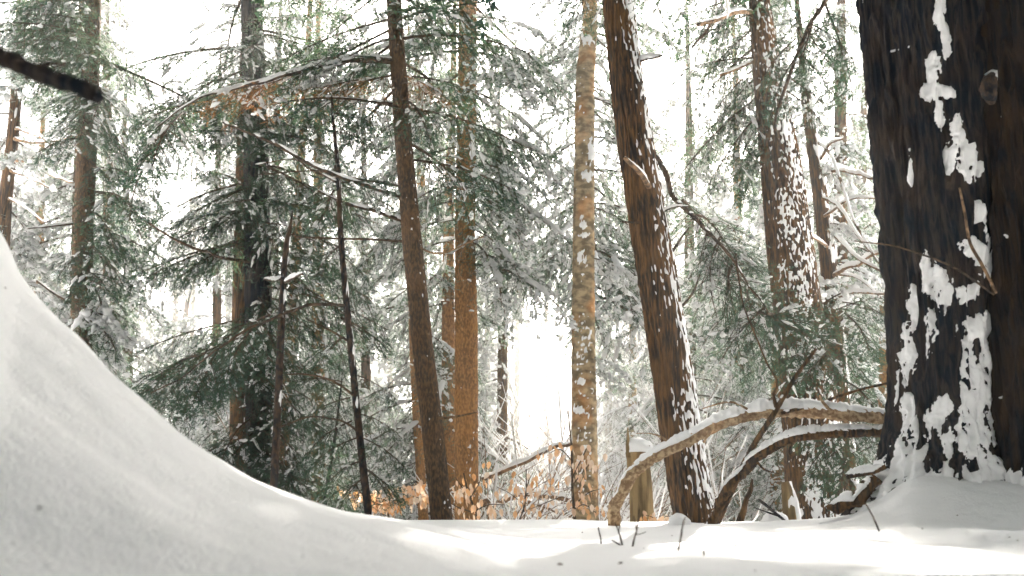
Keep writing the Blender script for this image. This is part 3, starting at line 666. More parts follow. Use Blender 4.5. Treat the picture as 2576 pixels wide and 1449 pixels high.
for i, e in enumerate([[(38, 350, 9), (90, 358, 8), (150, 352, 6), (190, 338, 4)], [(32, 405, 9), (80, 405, 8), (130, 440, 6), (185, 462, 4)], [(40, 322, 7), (90, 340, 6), (140, 370, 4)], [(28, 430, 8), (70, 445, 6), (120, 470, 4)], [(22, 500, 7), (60, 520, 5), (110, 560, 4)]]):
    px_limb(Ta, [(x, y, w, 11.4 - .4 * k) for k, (x, y, w) in enumerate(e)], snow=.9, seed=40 + i, cap=1.5, mat=TWIG_TAN)
px_limb(Tb, [(188, 563, 7, 9.5), (130, 568, 6, 9.3), (70, 575, 3, 9.1)], snow=.8, seed=46)
px_limb(Tb, [(185, 765, 7, 9.5), (140, 740, 6, 9.3), (90, 705, 5, 9.2)], snow=.8, seed=47)
px_limb(I_, [(1150, 470, 9, 10.9), (1118, 474, 9, 10.7), (1170, 470, 10, 10.6), (1240, 482, 8, 10.5), (1275, 500, 4, 10.4)][1:], snow=1, seed=48, cap=1.4, mat=TWIG_TAN)
px_limb(K, [(1632, 470, 14, 6.75), (1610, 435, 13, 6.55), (1572, 398, 10, 6.4)], snow=1, seed=50, mat=TWIG_TAN, cap=.9)
px_limb(K, [(1638, 380, 14, 6.9), (1665, 420, 14, 6.9), (1690, 490, 13, 6.9), (1740, 545, 12, 6.8), (1800, 600, 9, 6.7), (1870, 690, 6, 6.6), (1930, 790, 4, 6.5)], snow=.4, seed=51, nv=50, mat=TWIG)
px_limb(K, [(1640, 550, 7, 6.9), (1690, 522, 6, 6.8), (1730, 520, 4, 6.7)], snow=.9, seed=52)
px_limb(K, [(1665, 680, 8, 6.9), (1700, 620, 7, 6.9), (1735, 570, 4, 6.8)], seed=53, snow=.5)
px_limb(K, [(1600, 160, 10, 6.9), (1630, 150, 9, 6.8), (1665, 140, 5, 6.7)], snow=1, seed=54, cap=1.6)
px_limb(K, [(1690, 800, 7, 6.9), (1740, 740, 6, 6.9), (1760, 690, 3, 6.8)], seed=55, snow=.3)
px_limb(K, [(1608, 560, 7, 6.8), (1560, 558, 3, 6.7)], seed=56, name="stub")
px_limb(J_, [(1452, 1115, 9, 10.6), (1400, 1125, 10, 10.8), (1300, 1170, 12, 11), (1215, 1205, 12, 11.3)], snow=1, seed=57, cap=1.3, mat=TWIG_TAN)
px_limb(L_t, [(1892, 30, 14, 8.9), (1850, 30, 14, 8.5), (1800, 50, 12, 8.2), (1755, 62, 10, 8.0)], snow=.9, seed=60, cap=1.1, mat=TWIG_TAN)
px_limb(L_t, [(1905, 150, 9, 9), (1860, 170, 8, 9), (1810, 190, 5, 9)], snow=.9, seed=61, cap=1.3, mat=TWIG_TAN)
px_limb(L_t, [(1800, 45, 10, 8.2), (1770, 85, 8, 8.1), (1740, 120, 5, 8.0)], seed=62)
px_limb(L_t, [(2080, 0, 11, 7.4), (2040, 60, 10, 7.4), (2000, 150, 9, 7.4), (1975, 220, 8, 7.5), (1950, 320, 6, 7.6), (1990, 420, 4, 7.6)], seed=63, nv=40)
br = [([(2072, 440, 9), (2110, 428, 10), (2160, 438, 9), (2230, 455, 7)], 1), ([(2085, 580, 9), (2120, 610, 10), (2160, 650, 9), (2235, 690, 7)], .9), ([(2095, 690, 10), (2135, 672, 10), (2180, 650, 9), (2240, 620, 7)], 1),
      ([(2060, 360, 8), (2090, 390, 8), (2120, 470, 7), (2150, 560, 6), (2200, 640, 4)], .7), ([(2070, 500, 8), (2110, 520, 8), (2150, 580, 7), (2210, 660, 5)], .9), ([(2065, 400, 7), (2090, 360, 7), (2120, 350, 4)], .9),
      ([(2080, 620, 7), (2050, 600, 7), (2010, 590, 4)], .9), ([(2100, 750, 8), (2150, 735, 8), (2220, 740, 5)], .9), ([(2075, 545, 7), (2140, 500, 6), (2210, 500, 4)], .9), ([(2110, 690, 7), (2160, 700, 6), (2230, 760, 4)], .8)]
for i, (e, s) in enumerate(br): px_limb(M_t, [(x, y, w, 10.4 - .5 * k) for k, (x, y, w) in enumerate(e)], snow=s, seed=70 + i, cap=1.5, mat=TWIG_TAN)
px_limb(A, [(2415, 475, 6, 4.6), (2428, 540, 7, 4.52), (2440, 610, 8, 4.48), (2470, 665, 8, 4.42), (2505, 735, 7, 4.38)], seed=85, mat=TWIG_TAN)
px_limb(A, [(2150, 606, 3, 4.3), (2240, 618, 4, 4.35), (2330, 645, 5, 4.35), (2410, 680, 6, 4.38), (2500, 742, 6, 4.4)], seed=86)

# ------------------------------------------------------------------ dark broken limb close to the lens, on a trunk left of the frame
W_t = make_tree("near_left_tree", "near tree whose thick dark blurred broken limb crosses the top left corner", [(-330, 1200, 330), (-330, 500, 300), (-320, -200, 280)], 1.9, BARK_DARK, nu=48, nv=60, furrow=.04, amp=.05, seed=30, ztop=9)
px_limb(W_t, [(-320, 40, 50, 1.9), (-120, 80, 46, 1.6), (0, 128, 42, 1.45), (110, 170, 42, 1.38), (190, 214, 42, 1.34), (232, 240, 42, 1.32), (250, 254, 30, 1.315)], seed=31, name="broken_limb", mat=BARK_DARK, nu=14, nv=40, rough=.3)
px_limb(W_t, [(96, 168, 16, 1.39), (130, 160, 9, 1.39), (168, 166, 4, 1.4)], seed=32, mat=BARK_POLE)
px_limb(W_t, [(20, 140, 14, 1.43), (60, 190, 8, 1.42), (76, 226, 3, 1.42)], seed=33, mat=BARK_POLE)

# ------------------------------------------------------------------ boughs, tree by tree
# left hemlock: dark mass in the corner, hanging sprays to the right
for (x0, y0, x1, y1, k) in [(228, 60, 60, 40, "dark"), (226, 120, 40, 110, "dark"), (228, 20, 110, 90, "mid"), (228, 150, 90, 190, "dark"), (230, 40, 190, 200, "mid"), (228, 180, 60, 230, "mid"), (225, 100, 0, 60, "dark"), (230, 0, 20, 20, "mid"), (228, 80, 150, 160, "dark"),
                            (226, 230, 180, 330, "mid"), (222, 210, 250, 300, "mid")]:
    px_bough(Tb, x0, y0, x1, y1, k, 9.5, 9.5 + random.uniform(-1.2, .3))
    px_bough(Tb, x0, y0 - 30, x1 + random.uniform(-50, 60), y1 - 30 + random.uniform(-40, 40), "dark", 9.6, 9.8 + random.uniform(-1.2, 1.0), random.uniform(-.6, .6))
for (x0, y0, x1, y1, k) in [(235, 300, 340, 400, "mid"), (228, 420, 330, 470, "dark"), (226, 480, 350, 540, "dark"), (225, 560, 320, 650, "mid"), (222, 600, 300, 700, "mid"), (215, 700, 330, 880, "snowy"), (220, 520, 280, 620, "dark"), (220, 660, 160, 760, "dark"), (214, 620, 150, 690, "mid"), (232, 330, 300, 350, "mid"), (218, 780, 340, 830, "snowy"), (210, 800, 290, 900, "snowy")]:
    px_bough(Tb, x0, y0, x1, y1, k, 9.5, 9.5 + random.uniform(-1.0, .6))
# long snowy bough of the slender dark trunk, with brown dead sprays
for (x0, y0, x1, y1, k) in [(760, 180, 600, 250, "brown"), (700, 195, 520, 270, "brown"), (900, 200, 760, 240, "brown"), (980, 190, 850, 230, "brown"), (560, 232, 430, 310, "mid"), (500, 250, 370, 350, "mid"), (640, 205, 500, 240, "mid"), (470, 262, 350, 330, "dark"), (450, 280, 400, 400, "mid"), (420, 300, 350, 400, "dark"), (600, 225, 560, 300, "mid"), (880, 160, 760, 200, "snowy"), (820, 165, 700, 220, "mid"),
                            (1010, 210, 1100, 230, "brown"), (1015, 190, 1130, 260, "brown"), (1010, 250, 1090, 330, "mid"), (380, 370, 400, 540, "dark"), (400, 340, 330, 440, "dark"), (370, 400, 330, 560, "dark")]:
    px_bough(G_, x0, y0, x1, y1, k, 7.3, 7.2 + random.uniform(-.6, .6))
crown(G_, 2.9, 4.6, 14, 1.2, 1.2, "mid", az=math.pi * .5, spread=.9, seed=3)
crown(G_, 3.3, 4.9, 12, 1.2, 1.2, "mid", az=-math.pi * .5, spread=.9, seed=4)
crown(G_, 5.0, 12, 60, 2.0, .7, "mid", seed=5)
crown(G_, 4.6, 7.0, 110, 2.0, 2.0, LITE, az=1.5, spread=1.4, seed=105, droop=.2)  # unseen boughs added above the frame to shade the drift
# sapling and the dark spray at the end of its lower branch
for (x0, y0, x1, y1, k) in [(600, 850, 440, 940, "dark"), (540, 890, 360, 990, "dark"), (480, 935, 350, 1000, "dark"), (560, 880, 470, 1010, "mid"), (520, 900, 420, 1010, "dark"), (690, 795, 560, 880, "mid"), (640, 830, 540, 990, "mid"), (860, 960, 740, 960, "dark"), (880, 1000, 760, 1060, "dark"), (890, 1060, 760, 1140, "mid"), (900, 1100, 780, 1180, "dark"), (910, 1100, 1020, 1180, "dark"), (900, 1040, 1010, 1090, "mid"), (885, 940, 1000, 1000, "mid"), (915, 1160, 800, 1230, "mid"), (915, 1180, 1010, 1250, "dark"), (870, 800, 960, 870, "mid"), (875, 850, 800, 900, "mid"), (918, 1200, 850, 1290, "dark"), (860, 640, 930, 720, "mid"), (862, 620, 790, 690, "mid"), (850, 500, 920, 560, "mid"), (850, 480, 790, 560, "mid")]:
    px_bough(Fs, x0, y0, x1, y1, k, 7.2, 7.2 + random.uniform(-.2, 1.0))
crown(Fs, 2.4, 3.3, 8, .7, .4, "mid", seed=6)
# thick boughed hemlock
crown(Cb, -.2, 5.8, 70, 1.0, 1.6, "mid", az=math.pi, spread=1.9, seed=7, droop=.5)
crown(Cb, .5, 5.8, 22, 1.3, 2.0, "mid", az=math.pi * .55, spread=.7, seed=8, droop=.45)
crown(Cb, 1.5, 5.8, 20, 1.2, 2.0, "mid", az=-math.pi * .5, spread=.6, seed=9, droop=.45)
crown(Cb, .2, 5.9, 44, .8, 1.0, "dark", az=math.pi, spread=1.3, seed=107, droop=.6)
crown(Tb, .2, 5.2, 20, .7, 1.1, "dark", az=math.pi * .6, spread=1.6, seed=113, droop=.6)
crown(Cb, 6, 13, 50, 2.4, .8, "mid", seed=10)
crown(Ca, 2.5, 9, 26, 1.2, .8, "mid", seed=11)
crown(Ce, 1, 10, 44, 1.5, .9, "lacy", seed=12)
crown(Tb, 4.8, 12, 46, 2.0, .8, "mid", seed=13)
crown(Ta, 1.0, 10, 50, 1.4, .9, "snowy", seed=14)
crown(Tb2, .5, 8, 30, 1.2, .6, "snowy", seed=15)
crown(H_t, .6, 8, 50, 1.4, .6, "lacy", seed=16)
crown(I_, 2.8, 6.2, 46, 1.5, 1.9, "lacy", az=math.pi * .5, spread=1.1, seed=17, droop=.55)
crown(I_, 3.2, 6.2, 26, 1.6, 1.9, "lacy", az=-math.pi * .5, spread=1.0, seed=18, droop=.45)
crown(I_, 1.2, 3.4, 36, 1.3, 1.7, "lacy", az=math.pi * .5, spread=.8, seed=19, droop=.8)
crown(I_, 6.0, 13, 46, 2.2, .8, "mid", seed=20)
crown(J_, 3.4, 6.2, 14, .9, 1.2, "lacy", az=math.pi * .3, spread=1.0, seed=21)
crown(J_, 6.4, 11, 190, 2.0, 1.6, LITE, seed=121, droop=.15)  # unseen crown added to shade the middle of the near snow
crown(J_, 1.0, 3.4, 6, .7, .8, "snowy", az=math.pi * .6, spread=.8, seed=22)
# leaning tree and the speckled hemlock: drooping curtains between them
for (x0, y0, x1, y1, k) in [(1700, 500, 1790, 600, "mid"), (1740, 545, 1850, 610, "lacy"), (1790, 590, 1900, 660, "mid"), (1800, 600, 1790, 720, "lacy"), (1850, 660, 1840, 790, "dark"), (1890, 730, 1880, 850, "mid"), (1920, 780, 2040, 850, "dark"), (1930, 790, 1960, 890, "mid"), (1770, 580, 1790, 660, "lacy"), (1910, 770, 1840, 870, "lacy"), (1860, 690, 1940, 800, "mid")]:
    px_bough(K, x0, y0, x1, y1, k, 7.0, 7.3 + random.uniform(-.4, 1.0), random.uniform(-.8, .8))
for (x0, y0, x1, y1, k) in [(1880, 560, 1760, 680, "lacy"), (1900, 620, 1800, 760, "lacy"), (1910, 660, 1760, 800, "lacy"), (1930, 720, 1810, 860, "lacy"), (1950, 760, 1830, 930, "lacy"), (1960, 800, 1880, 960, "mid"), (1980, 840, 1930, 970, "lacy"), (1970, 740, 2060, 850, "mid"), (1980, 800, 2070, 900, "dark"), (1900, 560, 1840, 650, "lacy"), (1950, 840, 1760, 880, "lacy"), (1920, 600, 1850, 720, "snowy"), (1970, 780, 1900, 840, "snowy"), (2000, 860, 2060, 970, "dark")]:
    px_bough(L_t, x0 - 50, y0, x1 - 40, y1, k, 9.5, 9.9 + random.uniform(-.5, .9), random.uniform(-.8, .8))
for (x0, y0, x1, y1, k) in [(1900, 0, 1700, 60, "dark"), (1900, 40, 1680, 150, "dark"), (1905, 80, 1720, 240, "mid"), (1915, 110, 1700, 330, "mid"), (1925, 180, 1750, 380, "mid"), (1940, 260, 1780, 460, "dark"), (1950, 300, 1830, 500, "mid"), (1955, 330, 1870, 520, "dark"), (1900, 20, 1640, 100, "mid"), (1920, 60, 1800, 160, "dark"), (1935, 230, 1820, 330, "dark"), (1945, 280, 1860, 400, "mid"), (1915, 140, 1660, 200, "mid"), (1960, 400, 1840, 440, "mid"), (1960, 420, 1900, 560, "snowy"), (1935, 200, 1690, 420, "mid"), (1930, 240, 1660, 480, "mid"), (1925, 160, 1780, 300, "dark")]:
    px_bough(L_t, x0 - 12, y0, x1, y1, k, 9.35, 9.3 + random.uniform(-.5, .9))
for (x0, y0, x1, y1, k) in [(2060, 20, 2000, 160, "dark"), (2030, 80, 2120, 200, "dark"), (2000, 140, 1940, 300, "dark"), (1990, 200, 2090, 270, "dark"), (1980, 230, 2080, 320, "dark"), (2040, 60, 2150, 150, "dark"), (2060, 30, 2160, 60, "mid"), (2010, 130, 2110, 240, "dark"), (2000, 100, 1910, 200, "mid"), (2080, 0, 2170, 250, "mid"), (2030, 40, 1930, 130, "mid")]:
    px_bough(L_t, x0, y0, x1, y1, k, 7.6, 7.6 + random.uniform(-.5, .5))
for (x0, y0, x1, y1, k) in [(2120, 760, 2230, 800, "dark"), (2115, 800, 2020, 880, "dark"), (2115, 780, 2180, 880, "dark"), (2115, 830, 2230, 900, "dark"), (2110, 860, 2010, 960, "dark"), (2118, 880, 2200, 980, "mid"), (2110, 740, 2000, 820, "mid"), (2120, 900, 2050, 1010, "mid"), (2100, 780, 2240, 740, "mid"), (2125, 1070, 2030, 1180, "dark"), (2125, 1100, 2180, 1200, "dark"), (2125, 1080, 2070, 1230, "dark"), (2130, 1120, 2010, 1220, "dark"), (2120, 1050, 2230, 1120, "mid"), (2125, 1140, 2100, 1260, "dark"), (2118, 960, 2220, 1040, "mid"), (2120, 1090, 2000, 1110, "dark"), (2110, 900, 1960, 900, "mid")]:
    px_bough(M_t, x0, y0, x1, y1, k, 8.2, 8.0 + random.uniform(-.5, .5))
crown(L_t, 5.5, 13, 70, 2.4, .9, "mid", seed=23)
crown(L_t, 5.6, 9.5, 150, 2.0, 1.6, LITE, az=-1.4, spread=1.4, droop=.1, seed=223)  # unseen boughs added to dapple the sun on the right
crown(M_t, 2.0, 7, 26, 1.1, .6, "snowy", seed=24)
crown(K, 4.2, 13, 70, 1.8, .8, "mid", seed=25)
crown(K, 4.6, 7.0, 80, 1.3, 1.6, LITE, az=1.0, spread=1.5, seed=125, droop=.2)  # added above the frame to shade the near snow
crown(A, 4.6, 14, 60, 2.4, 1.2, LITE, seed=26)
crown(B, 4.6, 14, 40, 2.4, 1.2, LITE, seed=27)
crown(W_t, 3.0, 8.5, 170, 2.6, 2.2, LITE, az=1.2, spread=1.3, droop=.15, seed=28)  # unseen overhead canopy, added with the next crowns to darken the near snow
crown(A, 4.2, 9, 170, 2.8, 2.4, LITE, az=-1.5, spread=1.3, droop=.12, seed=126)
crown(K, 4.3, 7.5, 170, 2.6, 2.0, LITE, az=math.pi, spread=1.0, droop=.1, seed=127)
crown(G_, 4.6, 7.5, 110, 2.6, 2.0, LITE, az=math.pi, spread=1.0, droop=.1, seed=128)

# ------------------------------------------------------------------ unseen hemlocks added behind and beside the viewpoint to keep the near snow in shade
for i, (x, y) in enumerate([(-3.4, -1.6), (2.6, -2.4), (-.6, -4.2), (-4.6, 1.6), (5.5, -3.5), (-6, -4), (1.0, -7), (-6.8, 5), (6.4, 1.0), (8.2, 5.2), (-2, -9), (4, -8)]):
    g = gz(x, y); T = Tree(); h = 13 + i % 3
    rows = np.array([[x, y, g - .3, .24], [x + .1, y, g + h * .5, .16], [x, y + .1, g + h, .03]])
    T.rows = rows; T.path = resample(rows, 120); T.base = np.array([x, y, g]); T.d = y
    T.o = thing("shade_hemlock", "unseen hemlock added behind the viewpoint to shade the near snow", "tree", T.base, "hemlocks added for shade behind the viewpoint")
    c, nrm, r, a = tube_arrays(rows, 40, 14)
    link("trunk", mesh_from("trunk", (c[:, None] + nrm * r[:, None, None]).reshape(-1, 3) - T.base, grid_faces(40, 14), BARK_DARK), T.o)
    crown(T, 3.0, h - .5, 135, 3.2, 1.6, LITE, seed=200 + i, droop=.25, seen_only=True)

# ------------------------------------------------------------------ trees further back
BG = [("tall lacy hemlock hidden behind the mottled trunk, boughs spreading either side of it", 1476, 14, 13, 2.3), ("lacy hemlock hidden behind the dark left trunk, boughs reaching right", 214, 12.5, 12, 1.5), ("lacy hemlock right of the speckled trunk", 2120, 13, 12, 1.7),
      ("lacy hemlock close behind the orange trunk", 1130, 14, 10, 1.8), ("hemlock between the thick boughed one and the thin sapling", 690, 18, 13, 2.0), ("pale hemlock left of the grey-brown trunk, farther back", 610, 26, 13, 2.2), ("lacy hemlock close right of the dark left trunk", 275, 14.5, 11, 1.7),
      ("snowy hemlock at the far left edge", 20, 19, 11, 2.0), ("hazy hemlock behind the leaning trunk's foot", 1690, 25, 11, 2.1), ("lacy hemlock behind the speckled trunk", 1955, 15, 12, 1.9), ("pale hemlock between speckled and branchy trunks", 2055, 23, 13, 2.1), ("lacy hemlock at the huge trunk's left edge", 2225, 14, 10, 1.8), ("pale hazy hemlock behind the drooping curtain of boughs", 1815, 28, 13, 2.2),
      ("snow-laden hemlock behind the far left edge trunk", 95, 17, 10, 1.9), ("snowy hemlock between the left trunk and the first bright gap", 320, 19, 11, 2.0), ("pale snowy hemlock below the bright gap at left", 430, 24, 8, 2.2),
      ("snowy hemlock directly left of the grey-brown trunk", 545, 20, 12, 2.0), ("hemlock filling the space right of the thick boughed hemlock", 800, 15, 11, 1.9), ("hazy hemlock behind the thin leaning sapling", 920, 20, 12, 2.2),
      ("hemlock behind the slender dark trunk", 1060, 17, 12, 2.0), ("drooping snowy hemlock right of the orange trunk", 1260, 18, 10.5, 2.0), ("hazy snowy hemlock between the mottled and the leaning trunk", 1590, 22, 9, 2.0), ("snowy hemlock right behind the leaning trunk", 1740, 16, 11, 2.0), ("hemlock left of the speckled trunk", 1860, 19, 13, 2.1),
      ("snowy hemlock behind the snow-loaded bare branches", 2165, 17, 12, 2.0), ("hazy hemlock behind the huge right trunk", 2300, 22, 13, 2.2), ("pale hemlock at the back between the left trunk and the edge", 160, 27, 12, 2.3)]
for (x, d) in [(60, 25), (230, 30), (480, 33), (740, 28), (980, 30), (440, 31), (570, 26), (860, 26), (1110, 29), (1225, 27), (1300, 34), (1375, 39), (1440, 30), (1530, 27), (1600, 34), (900, 36), (290, 34), (2150, 22), (1650, 33), (1760, 26), (1880, 33), (1990, 27), (2100, 31), (2200, 26), (660, 36)]:
    BG.append(("frosted hazy hemlock fading into the bright white background", x, d, random.uniform(10, 15), 2.4))
for i, (lb, x, d, h, L0) in enumerate(BG):
    p = P(x, 1258, d); g = gz(p[0], p[1]); w = F * .22 / d * 1.1
    rows_px = [(x, proj(np.array([p[0], d, g + .3]))[1], w), (x + random.uniform(-6, 6), proj(np.array([p[0], d, g + h * .5]))[1], w * .7), (x + random.uniform(-12, 12), proj(np.array([p[0], d, g + h * .8]))[1], w * .4)]
    T = make_tree("background_hemlock", lb, rows_px, d, (BARK_HAZED if d >= 24 else BARK_PALE if d >= 22 else BARK_ORANGE if i % 2 else BARK_BROWN), ztop=g + h, nu=16, nv=40, furrow=.05, amp=.05, seed=50 + i, group="hemlocks fading into the haze" if lb.startswith("frosted") else "snowy hemlocks in the middle distance")  # paler bark with distance stands in for haze
    crown(T, g + (4.2 if lb.startswith('tall') else .6), g + h - .3, int(h * (15 if lb.startswith('tall') else 8.5)), L0, .5, ("rimed" if d >= 22 else "snowy" if d > 17.5 else "lacy"), seed=60 + i, droop=.5)  # frostier and whiter with distance, partly in place of haze

# ------------------------------------------------------------------ far wood on the slope: too many to count
S = Soup(); R = np.random.default_rng(12)
lite = []
for L_, me in FAR:
    co = np.empty(len(me.vertices) * 3, np.float32); me.vertices.foreach_get("co", co)
    n3 = [[], []]; fm = {3: [[], []], 4: [[], []]}
    for p in me.polygons: fm[len(p.vertices)][0].append(tuple(p.vertices)); fm[len(p.vertices)][1].append(p.material_index)
    lite.append((co.reshape(-1, 3), fm))
def add_lite(c, az, s, pitch):
    co, fm = lite[R.integers(3)]
    ca, sa = math.cos(az), math.sin(az); cp, sp_ = math.cos(pitch), math.sin(pitch)
    v = co * s; v = np.stack([v[:, 0] * cp - v[:, 2] * sp_, v[:, 1], v[:, 0] * sp_ + v[:, 2] * cp], 1)
    v = np.stack([v[:, 0] * ca - v[:, 1] * sa, v[:, 0] * sa + v[:, 1] * ca, v[:, 2]], 1) + c
    n0 = S.n; S.v.append(v); S.n += len(v)
    for k, (f, m) in fm.items():
        if f:
            (S.f3 if k == 3 else S.f4).append(np.array(f) + n0); (S.m3 if k == 3 else S.m4).append(np.array(m))
cnt = 0
while cnt < 15:
    d = R.uniform(30, 75); x = R.uniform(-.72, .72) * d
    u = x / d
    if abs(u - .03) < .09 and d < 44: continue
    g = gz(x, d); h = R.uniform(8, 14)
    strip_tube(S, [[x, d, g - .3], [x + R.normal(0, .2), d, g + h * .5], [x, d, g + h]], .2, .03, 6, 0)
    for k in range(22):
        z = g + .8 + (h - 1) * (k + R.random()) / 22; f = (z - g) / h
        add_lite(np.array([x, d, z]), R.uniform(0, 6.28), 1.5 * (1.15 - f) + .3, -.25)
    cnt += 1
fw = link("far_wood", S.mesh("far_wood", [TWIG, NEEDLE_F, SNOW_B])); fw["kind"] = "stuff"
fw["label"] = "pale hazy mass of snowy trees on the far slope"; fw["category"] = "wood"

# ------------------------------------------------------------------ snowy brush in the hollow
S = Soup(); R = np.random.default_rng(15)
for k in range(560):
    d = R.uniform(14, 60) if k % 3 else R.uniform(11, 22); x = R.uniform(-.45, .5) * d if k % 2 else R.uniform(-.07, .14) * d
    g = gz(x, d); p = np.array([x, d, g]); a = R.uniform(0, 6.28); l = R.uniform(.5, 2.0) * (1 + d / 40)
    dr = np.array([math.cos(a) * .6, math.sin(a) * .6, R.uniform(.3, 1.2)])
    for b in range(R.integers(2, 5)):
        q = np.linspace(0, 1, 6)[:, None]; dd = dr + R.normal(0, .3, 3)
        pts = p + dd * l * q + np.array([0, 0, -.35 * l]) * q * q
        strip_tube(S, pts, .010, .003, 3, 0)
        pts = pts + np.cumsum(R.normal(0, .035 * l, (6, 3)), 0) * q; snow_cap(S, pts[1:], .008 + d * .0003, .008 + d * .0003, .006, 1, R)
        for e in range(5):
            o_ = pts[R.integers(1, 5)]; d2 = dd + R.normal(0, .6, 3); ps = o_ + d2 * l * .4 * q[:4]
            strip_tube(S, ps, .005, .002, 3, 0); ps = ps + np.cumsum(R.normal(0, .03 * l, (4, 3)), 0) * q[:4]; snow_cap(S, ps, .006 + d * .0002, .006 + d * .0002, .004, 1, R)
br_o = link("snowy_brush", S.mesh("snowy_brush", [TWIG_TAN, SNOW_B])); br_o["kind"] = "stuff"
br_o["label"] = "tangle of thin snow-covered brush in the bright hollow"; br_o["category"] = "brush"
for nm, lb, pts in [("snowy_log", "snow-covered fallen log slanting up to the mottled trunk", [(1215, 1268, 16, 12.5), (1320, 1240, 16, 12.2), (1440, 1262, 14, 12)]),
                    ("snowy_log", "snow-covered log low in the bright hollow, sloping down right", [(1330, 1262, 12, 12.6), (1400, 1288, 13, 12.4), (1450, 1300, 12, 12.2)])]:
    wood(nm, lb, "log", pts, snow=1, seed=int(pts[0][1]), cap=1.4, nv=40)

# ------------------------------------------------------------------ beech saplings that kept their orange leaves
def leaf_mesh(seed):
    R = np.random.default_rng(seed); n = 6; t = np.linspace(0, 1, n); w = .021 * np.sin(np.pi * t ** .85) ** .8 + .0005
    ln = .072; z = -.012 * np.sin(t * 2.6) * R.uniform(.5, 1.4) - .02 * t * t
    c = np.stack([ln * t, np.zeros(n), z], 1); e = .35 * w * R.uniform(.4, 1.4)
    v = np.vstack([c, c + np.stack([np.zeros(n), w, e], 1), c + np.stack([np.zeros(n), -w, e], 1)])
    f = [(i, i + 1, n + i + 1, n + i) for i in range(n - 1)] + [(i + 1, i, 2 * n + i, 2 * n + i + 1) for i in range(n - 1)]
    return mesh_from("leaf", v, np.array(f), LEAF)
LEAVES = [leaf_mesh(i) for i in range(4)]
def beech(label, stem, twigs, nleaf, seed, spread=.10):
    R = np.random.default_rng(seed); q = px_path(stem); b = q[0, :3].copy(); b[2] = gz(b[0], b[1])
    t = thing("beech_sapling", label, "sapling", b, "beech saplings holding orange leaves")
    q = np.vstack([[*b, q[0, 3]], q]) if q[0, 2] > b[2] + .05 else q
    limb(t, q, TWIG, nv=30, nu=6, base=b, seed=seed, name="stem")
    paths = []
    for e in twigs:
        pq = px_path(e); limb(t, pq, TWIG, nv=14, nu=5, base=b, seed=seed + 3, name="twig"); paths.append(resample(pq[:, :3], 20))
    for i in range(nleaf):
        pt = paths[R.integers(len(paths))][R.integers(2, 20)] + R.normal(0, 1, 3) * [spread, spread * 1.5, spread * .55]
        o = bpy.data.objects.new("leaf", LEAVES[i % 4]); COL.objects.link(o); o.parent = t
        o.location = Vector(pt - b); o.rotation_euler = (R.normal(0, .5), R.uniform(.7, 1.5), R.uniform(0, 6.28))
        s = R.uniform(.75, 1.15); o.scale = (s, s, s)
beech("orange-leaved beech sapling between the thin sapling and the slender dark trunk", [(978, 1330, 7, 8.4), (975, 1270, 6, 8.4), (965, 1225, 4, 8.4)], [[(975, 1262, 3, 8.4), (930, 1240, 3, 8.3), (865, 1230, 2, 8.2)], [(970, 1240, 3, 8.4), (1020, 1225, 3, 8.4), (1080, 1215, 2, 8.4)], [(975, 1270, 3, 8.4), (1010, 1255, 3, 8.3), (1070, 1250, 2, 8.2)], [(972, 1255, 3, 8.4), (950, 1260, 3, 8.3), (900, 1255, 2, 8.2)]], 190, 1, .06)
beech("beech sapling with pale orange leaves before the orange trunk's foot", [(1200, 1335, 7, 9.4), (1190, 1270, 6, 9.4), (1165, 1190, 4, 9.4)], [[(1185, 1260, 3, 9.4), (1165, 1230, 3, 9.3), (1145, 1200, 2, 9.3)], [(1185, 1250, 3, 9.4), (1205, 1215, 3, 9.3), (1215, 1180, 2, 9.3)], [(1195, 1290, 3, 9.4), (1160, 1280, 3, 9.2), (1130, 1265, 2, 9.1)], [(1195, 1285, 3, 9.4), (1230, 1270, 3, 9.2), (1270, 1270, 2, 9.1)]], 90, 2, .07)
beech("beech sapling glowing orange against the mottled trunk", [(1447, 1335, 8, 9.2), (1440, 1230, 7, 9.2), (1437, 1130, 5, 9.2), (1428, 1030, 3, 9.2)], [[(1440, 1220, 3, 9.2), (1465, 1190, 3, 9.2), (1490, 1160, 2, 9.2)], [(1445, 1270, 3, 9.2), (1480, 1240, 3, 9.2), (1510, 1230, 2, 9.2)], [(1445, 1280, 3, 9.2), (1470, 1270, 3, 9.1), (1500, 1290, 2, 9.0)], [(1440, 1200, 3, 9.2), (1470, 1140, 3, 9.2), (1480, 1120, 2, 9.2)], [(1440, 1160, 3, 9.2), (1410, 1130, 3, 9.2), (1380, 1140, 2, 9.2)]], 110, 3, .06)
beech("slender beech sapling with sparse leaves in the bright hollow", [(1300, 1335, 5, 9.8), (1320, 1260, 4, 9.8), (1325, 1180, 3, 9.8)], [[(1318, 1250, 2, 9.8), (1350, 1225, 2, 9.8), (1385, 1205, 2, 9.8)], [(1318, 1270, 2, 9.8), (1280, 1240, 2, 9.8), (1250, 1225, 2, 9.8)], [(1310, 1290, 2, 9.8), (1360, 1270, 2, 9.7), (1410, 1250, 2, 9.6)], [(1322, 1240, 2, 9.8), (1330, 1210, 2, 9.8), (1340, 1190, 1, 9.8)]], 80, 4, .11)
beech("small beech sapling with orange leaves between stump and leaning trunk", [(1660, 1335, 4, 8.2), (1655, 1310, 3, 8.2)], [[(1655, 1312, 2, 8.2), (1640, 1300, 2, 8.2), (1625, 1296, 2, 8.2)], [(1655, 1312, 2, 8.2), (1675, 1300, 2, 8.2), (1690, 1300, 2, 8.2)]], 40, 5, .04)

